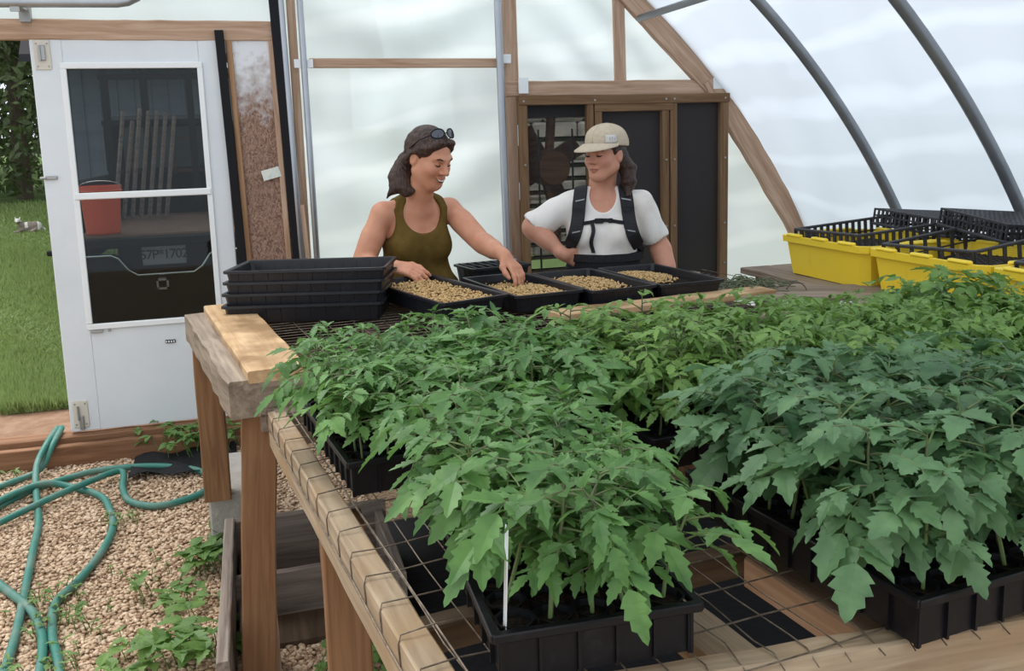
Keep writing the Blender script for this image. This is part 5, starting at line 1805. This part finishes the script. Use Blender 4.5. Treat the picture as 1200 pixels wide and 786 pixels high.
for q in (-1, 1):
    hip = np.array([WA[0], WA[1], .84]) + np.array([q * .085, .0, 0]) @ Ra
    G.cone([hip[0], hip[1] + .02, .05], [hip[0] + .03, hip[1] - .16, .04], .052, .042, .03)
    G.cone([hip[0], hip[1] + .03, .05], [hip[0], hip[1] + .03, .14], .05, .05, .03)
G.cut_plane((0, 0, .004), (0, 0, -1))
G.build('boots', M['boot'], wa)

# hair: close cap pulled back, and a wavy ponytail to the shoulder
G = Field((.50, 3.70, 1.25), (1.0, 4.20, 1.75), .0045)
hs_ = 1.06
G.ell(HW(0, -.016, .034), np.array([.080, .098, .088]) * hs_, Ha, .01)
for q in (-1, 1):
    G.cone(HW(q * .072, .012, .042), HW(q * .070, -.045, -.028), .018 * hs_, .022 * hs_, .02)
    G.cone(HW(q * .030, .068, .085), HW(q * .072, .030, .040), .016 * hs_, .016 * hs_, .02)
G.ell(HW(0, -.080, .010), np.array([.05, .035, .05]) * hs_, Ha, .03)
G.ell(HW(0, .115, -.022), np.array([.105, .088, .100]) * hs_, Ha, .010, 'sub')      # the face stays free
for q in (-1, 1):
    G.ell(HW(q * .085, .000, -.022), np.array([.026, .024, .034]) * hs_, Ha, .006, 'sub')
pt = HW(-.01, -.095, -.012)
tail = [pt + [.01, 0, 0], pt + [-.022, .0, -.045], pt + [-.047, -.015, -.095], pt + [-.052, -.04, -.14], pt + [-.035, -.06, -.168], pt + [-.012, -.075, -.172]]
G.chain(tail, [.026, .034, .040, .038, .026, .010], .016)
tl = [pt + [-.04, -.0, -.06], pt + [-.078, -.03, -.11], pt + [-.088, -.05, -.16], pt + [-.118, -.045, -.195]]
G.chain(tl, [.028, .026, .018, .005], .016)
G.wobble(.0009, 80, 5)
G.build('hair', M['hair_a'], wa)


def face_bits(root, W, s, brow, smile, lid_drop=0.0, bold=1.0):
    mb = MB()
    for q in (-1, 1):
        mb.tube([W(q * .048, .076, .020), W(q * .034, .090, .027), W(q * .016, .094, .021)], [.0022 * s * bold, .0036 * s * bold, .0028 * s * bold], 6)
    put(root, 'eyebrows', mb, M[brow], True)
    mb = MB()
    for q in (-1, 1):
        mb.tube([W(q * .045, .0805, .000 - lid_drop), W(q * .038, .0865, -.0035 - lid_drop), W(q * .030, .0885, -.0045 - lid_drop), W(q * .021, .0865, -.003 - lid_drop), W(q * .016, .084, -.001 - lid_drop)], [.0008, .0018 * s * bold, .0022 * s * bold, .0018 * s * bold, .0008], 6)
    put(root, 'eyelashes', mb, M['eye_dark'], True)
    if smile:
        mb = MB()
        mb.tube([W(-.024, .090, -.0555), W(-.012, .0985, -.0615), W(0, .1005, -.063), (W(.012, .0985, -.0615)), W(.024, .090, -.0555)], [.0010, .0028, .0032, .0028, .0010], 8)
        put(root, 'teeth', mb, M['teeth'], True)
        mb = MB()
        mb.tube([W(-.029, .084, -.052), W(-.022, .0925, -.0575), W(-.010, .0985, -.0665), W(0, .0995, -.0685), W(.010, .0985, -.0665), W(.022, .0925, -.0575), W(.029, .084, -.052)], [.0010, .0018, .002, .002, .002, .0018, .001], 6)
        put(root, 'mouth_line', mb, M['eye_dark'], True)
    else:
        mb = MB()
        mb.tube([W(-.024, .088, -.0625), W(-.012, .096, -.0612), W(0, .099, -.0608), W(.012, .096, -.0612), W(.024, .088, -.0625)], [.0008, .0015, .0017, .0015, .0008], 6)
        put(root, 'mouth_line', mb, M['eye_dark'], True)


face_bits(wa, HW, 1.06, 'hair_a', True)
# sunglasses pushed up on the hair
sg = empty('sunglasses', tuple(HW(0, .06, .13)), 0, 'dark sunglasses pushed up on the brown hair of the woman in the olive top', 'sunglasses')
mb = MB()
for q in (-1, 1):
    for t in range(1):
        ring_ = []
        for k in range(17):
            a = 2 * math.pi * k / 16
            ring_.append(HW(q * .036 + .029 * math.cos(a), .052 - .010 * math.sin(a) - 1.6 * (q * .036 + .029 * math.cos(a)) ** 2 * 2.2, .122 + .021 * math.sin(a) * .75 - 3.2 * (q * .036 + .029 * math.cos(a)) ** 2))
        mb.tube(ring_, .0026, 6, cap=False)
    mb.tube([HW(q * .066, .038, .108), HW(q * .085, .005, .075), HW(q * .086, -.035, .022)], .0026, 6)
mb.tube([HW(-.008, .055, .122), HW(0, .058, .126), HW(.008, .055, .122)], .0024, 6)
put(sg, 'frame', mb, M['rubber'], True)
for q in (-1, 1):
    mb = MB()
    vs = [HW(q * .036, .052 - 3.52 * .036 ** 2, .124 - 3.2 * .036 ** 2)]
    for k in range(16):
        a = 2 * math.pi * k / 16
        X = q * .036 + .028 * math.cos(a)
        vs.append(HW(X, .052 - .010 * math.sin(a) - 3.52 * X ** 2, .1215 + .0155 * math.sin(a) - 3.2 * X ** 2))
    mb.add(vs, [(0, 1 + k, 1 + (k + 1) % 16) for k in range(16)])
    o = put(sg, 'lens', mb, M['lens_dark'])
    so = o.modifiers.new('thick', 'SOLIDIFY'); so.thickness = .0025
br = MB()
d_ = unit(LWR - LEL); c_ = LWR - d_ * .005
x_ = unit(np.cross(d_, [0, 0, 1])); y_ = np.cross(x_, d_)
br.tube([c_ + .0275 * (math.cos(a) * x_ + math.sin(a) * y_) for a in np.linspace(0, 2 * math.pi, 20)], .0016, 5, cap=False)
o = put(wa, 'bracelet', br, M['eye_dark'])

# ================= the woman in the cap
WB = (1.60, 4.06)
wb = empty('person', (WB[0], WB[1], 0), 0, 'woman in a white t-shirt, beige cap and black backpack straps, hand on hip, looking aside', 'person')
Tb = frame((-.36, -.93, 0))
neck_b = np.array([1.632, 4.045, 1.342])
Hb = frame((-.83, -.54, -.05))
head_b = np.array([1.622, 3.990, 1.520])
N2 = lambda x, y, z: neck_b + np.array([x, y, z]) @ Tb
RSH2, LSH2 = N2(-.172, -.015, -.062), N2(.172, -.015, -.062)
REL2, RWR2 = np.array([1.315, 4.155, 1.185]), np.array([1.425, 4.02, 1.062])
LEL2, LWR2 = np.array([1.895, 3.985, 1.075]), np.array([1.90, 3.86, .905])
F = Field((1.12, 3.62, 0.0), (2.08, 4.36, 1.70), .0048)
torso_prims(F, neck_b, Tb, None, .165, 0, 1.05, 1.10)
for q in (-1, 1):
    hip = np.array([WB[0], WB[1], .86]) + np.array([q * .092, 0, 0]) @ Tb
    F.chain([hip, hip * [1, 1, .53], [hip[0], hip[1] + .03, .09]], [.10, .066, .042], .05)
    F.cone([hip[0], hip[1] + .02, .045], [hip[0] - .03, hip[1] - .15, .035], .042, .032, .03)
F.chain([N2(0, -.025, -.03), N2(0, -.01, .05), head_b + np.array([.02, .01, -.05])], [.060, .055, .054], .03)
head_shape(F, head_b, Hb, 1.03)
F.chain([RSH2, REL2, RWR2], [.052, .044, .028], .022)
F.cone(RSH2 * .55 + REL2 * .45, REL2 * .85 + RSH2 * .15, .050, .047, .03)
F.cone(REL2 * .85 + RWR2 * .15, REL2 * .5 + RWR2 * .5, .045, .039, .03)
F.chain([LSH2, LEL2, LWR2], [.052, .044, .028], .022)
F.cone(LEL2 * .85 + LWR2 * .15, LEL2 * .5 + LWR2 * .5, .045, .039, .03)
hand_shape(F, RWR2, (.75, -.05, -.35), (-.45, -.75, .05), -1, (.5, .6, .4), 1.0)
hand_shape(F, LWR2, (-.35, -.78, -.12), (.3, -.1, .95), 1, (.3, .4, .3), 1.0)
body_b = F.build('body', M['skin_b'], wb)
flush_paint(body_b, lambda P: ((P - head_b) @ Hb.T) / 1.03, .35)
HB = lambda x, y, z: head_b + 1.03 * (np.array([x, y, z]) @ Hb)

S = Field((1.25, 3.75, .78), (2.05, 4.36, 1.45), .0052)
torso_prims(S, neck_b, Tb, None, .165, .015, 1.05, 1.20)
S.cone(N2(0, .0, -.33), N2(0, .0, -.42), .125, .13, .06)
for (sh, el) in ((RSH2, REL2), (LSH2, LEL2)):
    d_ = unit(el - sh); e_ = sh + d_ * .165
    S.cone(sh, e_, .066, .072, .03)
S.wobble(.0036, 30, 7)
for (sh, el) in ((RSH2, REL2), (LSH2, LEL2)):
    d_ = unit(el - sh)
    S.cone(sh + d_ * .225, sh + d_ * .5, .072, .14, .003, 'sub')
S.ell(N2(.0, .075, -.005), (.064, .12, .085), Tb, .006, 'sub')
S.ell(N2(0, -.03, .06), (.075, .08, .085), Tb, .004, 'sub')
S.cut_plane((0, 0, .80), (0, 0, -1))
S.build('t_shirt', M['white_shirt'], wb)
G = Field((1.25, 3.75, .05), (2.0, 4.36, 1.12), .007)
for q in (-1, 1):
    hip = np.array([WB[0], WB[1], .86]) + np.array([q * .092, 0, 0]) @ Tb
    G.chain([hip, hip * [1, 1, .53], [hip[0], hip[1] + .03, .10]], [.118, .084, .066], .05)
G.ell(N2(0, -.01, -.50), (.190, .145, .15), Tb, .05)
G.cone(N2(0, -.004, -.36), N2(0, -.004, -.30), .148, .142, .05)
G.cone(N2(0.04, -.004, -.36), N2(0.04, -.004, -.30), .132, .13, .05)
G.cone(N2(-0.04, -.004, -.36), N2(-0.04, -.004, -.30), .132, .13, .05)
G.cut_plane((0, 0, 1.062), (0, 0, 1))
G.build('trousers', M['trousers'], wb)
bk = MB()
pts = []
for a in np.linspace(0, 2 * math.pi, 33):
    pts.append(N2(.183 * math.cos(a), .150 * math.sin(a) - .004, -.292 - .004))
bk.ribbon(pts, [unit([p[0] - WB[0], p[1] - WB[1], 0]) for p in pts], [(0, 0, 1)] * 33, .035, .006)
put(wb, 'belt', bk, M['strap'])
G = Field((1.25, 3.70, 0), (2.0, 4.3, .2), .007)
for q in (-1, 1):
    hip = np.array([WB[0], WB[1], .86]) + np.array([q * .092, 0, 0]) @ Tb
    G.cone([hip[0], hip[1] + .02, .05], [hip[0] - .03, hip[1] - .16, .04], .052, .042, .03)
    G.cone([hip[0], hip[1] + .03, .05], [hip[0], hip[1] + .03, .14], .05, .05, .03)
G.cut_plane((0, 0, .004), (0, 0, -1))
G.build('boots', M['boot'], wb)
face_bits(wb, HB, 1.03, 'hair_b', False, 0.0, 1.45)
# hair below the cap
G = Field((1.45, 3.80, 1.24), (1.85, 4.20, 1.68), .0045)
G.ell(HB(0, -.018, .026), np.array([.080, .097, .088]) * 1.03, Hb, .01)
for q in (-1, 1):
    G.cone(HB(q * .070, .018, .020), HB(q * .071, .004, .000), .011, .007, .012)
G.ell(HB(0, .112, -.03), np.array([.105, .092, .110]) * 1.03, Hb, .008, 'sub')
for q in (-1, 1):
    G.ell(HB(q * .085, .000, -.020), np.array([.026, .023, .032]) * 1.03, Hb, .006, 'sub')
G.chain([HB(.03, -.085, -.02), HB(.055, -.095, -.075), HB(.072, -.075, -.135), HB(.085, -.045, -.185)], [.034, .038, .032, .012], .02)
G.wobble(.0018, 80, 9)
G.build('hair', M['hair_b'], wb)
# cap with a short brim
cap = empty('cap', tuple(HB(0, 0, .09)))
cap.parent = wb; cap.matrix_parent_inverse = wb.matrix_basis.inverted()
G = Field((1.42, 3.78, 1.48), (1.80, 4.20, 1.70), .0042)
G.ell(HB(0, -.022, .044), np.array([.091, .112, .086]) * 1.03, Hb, .01)
G.ell(HB(0, -.010, .082), np.array([.074, .088, .042]) * 1.03, Hb, .03)
c0 = HB(0, 0, .036)
G.cut_plane(c0, -Hb[2] + .10 * Hb[1])
V_, F_ = G.mesh()
o = np_mesh('cap_crown', V_, F_, M['cap'], smooth=True)
o.parent = cap; o.matrix_parent_inverse = (wb.matrix_basis @ wb.matrix_basis.inverted() @ cap.matrix_basis).inverted()
vs, fs = [], []
nb = 18
for lay in (0, 1):
    for i in range(nb + 1):
        a = math.pi * (.04 + .92 * i / nb)
        for r_ in (0, .5, 1):
            x = (.088 + .008 * r_) * math.cos(a); y = .000 + (.104 + .078 * r_) * math.sin(a) ** (1 - .15 * r_)
            z = .050 - .030 * r_ * math.sin(a) - 2.0 * (x * x) * (.35 + .3 * r_) + (.0035 if lay else 0)
            vs.append(HB(x, y, z))
L_ = (nb + 1) * 3
for i in range(nb):
    for j in range(2):
        a = i * 3 + j
        fs.append((a, a + 1, a + 4, a + 3)); fs.append((L_ + a, L_ + a + 3, L_ + a + 4, L_ + a + 1))
    fs.append((i * 3 + 2, L_ + i * 3 + 2, L_ + i * 3 + 5, i * 3 + 5))
mb = MB().add(vs, fs)
o = mb.build('cap_brim', M['cap'], smooth=True); o.parent = cap; o.matrix_parent_inverse = cap.matrix_basis.inverted()
pc = MB()
pg = []
for i in range(6):
    for j in range(5):
        an = R(14 + 34 * i / 5); z = .050 + .036 * j / 4
        p0 = HB(math.cos(an) * .16, math.sin(an) * .18, z)
        pg.append(G.trace(p0, unit(HB(0, 0, z) - p0)) - unit(HB(0, 0, z) - p0) * .0018)
pc.add(pg, [(i * 5 + j, (i + 1) * 5 + j, (i + 1) * 5 + j + 1, i * 5 + j + 1) for i in range(5) for j in range(4)])
# same patch sits on her left, the side towards the camera
o = pc.build('cap_patch', M['cap_patch'], smooth=True); o.parent = cap; o.matrix_parent_inverse = cap.matrix_basis.inverted()
so = o.modifiers.new('thick', 'SOLIDIFY'); so.thickness = .0015
ey = MB()
for i, an in enumerate((28, 35, 21)):
    z = .068
    p0 = HB(math.cos(R(an)) * .16, math.sin(R(an)) * .18, z)
    q_ = G.trace(p0, unit(HB(0, 0, z) - p0))
    ey.box(q_ - unit(HB(0, 0, z) - p0) * .003, (.004, .004, .014 if i else .018), bevel=.001)
o = ey.build('patch_emblem', M['pipe']); o.parent = cap; o.matrix_parent_inverse = cap.matrix_basis.inverted()
sm2 = MB()
for an in (20, 90, 150, 210, 270, 330):
    pts = []
    for t in np.linspace(.03, .98, 10):
        el = t * math.pi / 2
        dv_ = np.array([math.cos(R(an)) * math.cos(el), math.sin(R(an)) * math.cos(el), math.sin(el)])
        p0 = HB(0, -.01, .05) + (dv_ * .2) @ Hb
        pts.append(G.trace(p0, -(unit(dv_ @ Hb))))
    sm2.tube(pts, .0016, 5)
o = sm2.build('cap_seams', M['cap'], smooth=True); o.parent = cap; o.matrix_parent_inverse = cap.matrix_basis.inverted()

# backpack: padded straps over the shoulders, chest strap with buckle, bag behind
bp = empty('backpack', tuple(N2(0, -.16, -.25)), 0, 'black backpack worn by the woman in the cap, with padded straps and a chest strap', 'backpack')


def on_shirt(x, z, lift=.004):
    p = S.trace(N2(x, .32, z), -Tb[1])
    return p + Tb[1] * lift


def strap_path(xz, w, th, name, lift=.003):
    pts = [on_shirt(x, z, lift) for x, z in xz]
    P = spline(pts, 4)
    nr, sd = [], []
    for i, p in enumerate(P):
        t = unit(P[min(i + 1, len(P) - 1)] - P[max(i - 1, 0)])
        n_ = unit(Tb[1] - t * (Tb[1] @ t)); nr.append(n_); sd.append(np.cross(t, n_))
    return P, nr, sd


for q in (-1, 1):
    top = [N2(q * .100, -.09, -.010), N2(q * .098, -.03, .016), N2(q * .100, .022, .008)]
    front = [on_shirt(x, z, .006) for x, z in ((q * .108, -.055), (q * .112, -.10), (q * .120, -.15), (q * .135, -.20), (q * .155, -.245))]
    back = [N2(q * .185, -.01, -.285), N2(q * .15, -.11, -.33)]
    P = spline(top + front, 4)
    nr, sd = [], []
    for i, p in enumerate(P):
        t = unit(P[min(i + 1, len(P) - 1)] - P[max(i - 1, 0)])
        o_ = unit(p - N2(q * .06, -.03, -.15)); n_ = unit(o_ - t * (o_ @ t)); nr.append(n_); sd.append(np.cross(t, n_))
    put(bp, 'shoulder_strap', MB().ribbon(P, nr, sd, .060, .016), M['strap'])
    P = spline([front[-1]] + back, 4)
    nr, sd = [], []
    for i, p in enumerate(P):
        t = unit(P[min(i + 1, len(P) - 1)] - P[max(i - 1, 0)])
        o_ = unit(p - N2(0, -.03, -.25)); n_ = unit(o_ - t * (o_ @ t)); nr.append(n_); sd.append(np.cross(t, n_))
    put(bp, 'lower_webbing', MB().ribbon(P, nr, sd, .026, .004), M['strap'])
    pz = on_shirt(q * .112, -.105, .023)
    for zz in (-.03, -.17):
        pp = on_shirt(q * (.105 if zz > -.1 else .122), zz, .0235)
        put(bp, 'reflective_tab', MB().ribbon([pp - Tb[0] * .022 + Tb[2] * .004 * q, pp + Tb[0] * .022 - Tb[2] * .004 * q], [Tb[1]] * 2, [Tb[2]] * 2, .006, .002), M['pipe'])
pts = [on_shirt(x, -.128 + .006 * math.cos(x * 30), .008) for x in np.linspace(-.105, .105, 12)]
put(bp, 'chest_strap', MB().ribbon(pts, [Tb[1]] * 12, [Tb[2]] * 12, .017, .004), M['strap'])
pc_ = on_shirt(-.02, -.124, .014)
put(bp, 'buckle', MB().box(pc_, (.040, .010, .024), M=Tb.T, bevel=.003).box(on_shirt(.032, -.124, .013), (.022, .008, .022), M=Tb.T, bevel=.003), M['strap'])
pts = [on_shirt(-.052 + .006 * math.sin(i * .9), -.135 - i * .017, .007) for i in range(9)]
put(bp, 'loose_strap_end', MB().ribbon(pts, [Tb[1]] * 9, [Tb[0]] * 9, .018, .003), M['strap'])
G = Field((1.35, 3.95, .90), (2.0, 4.55, 1.42), .008)
G.ell(N2(0, -.20, -.24), (.135, .085, .225), Tb, .02)
G.ell(N2(0, -.23, -.32), (.12, .085, .13), Tb, .04)
G.wobble(.002, 25, 2)
G.build('bag', M['strap'], bp)

# ================= the animal in the grass
G = Field((-.40, -.25, -.05), (.40, .25, .40), .009)
G.ell((-.02, 0, .10), (.19, .10, .11), None, .03)
G.ell((.11, 0, .105), (.10, .09, .10), None, .04)
G.chain([(-.15, -.03, .14), (-.21, -.05, .23)], [.06, .045], .03)
G.ell((-.225, -.075, .245), (.05, .06, .045), None, .02)
G.cone((-.23, -.11, .24), (-.235, -.155, .225), .03, .02, .02)
for q in (-1, 1):
    G.cone((-.215 + .03 * q, -.05, .27), (-.215 + .045 * q, -.04, .315), .016, .008, .01)
    G.chain([(.12, .06 * q, .06), (.04, -.12 * (q > 0) - .1, .035), (-.04, -.10 - .04 * q, .03)], [.045, .028, .02], .02)
    G.chain([(-.15, .05 * q, .06), (-.22, -.12 - .03 * q, .03), (-.30, -.14 - .03 * q, .025)], [.035, .022, .018], .02)
G.chain([(.20, .02, .08), (.26, -.02, .03), (.22, -.10, .02)], [.02, .016, .01], .02)
V_, F_ = G.mesh()
me_o = np_mesh('body', V_, F_, M['fur_grey'], smooth=True)
me_o.data.materials.append(M['fur_white'])
cen = V_[F_].mean(1)
wmask = (cen[:, 0] > .12) | ((cen[:, 2] > .225) & (cen[:, 0] < -.15)) | ((np.abs(cen[:, 0] + .08) < .03) & (cen[:, 2] > .1))
me_o.data.polygons.foreach_set('material_index', wmask.astype(np.int32))
me_o.parent = an_
an_.scale = (.62, .62, .62)
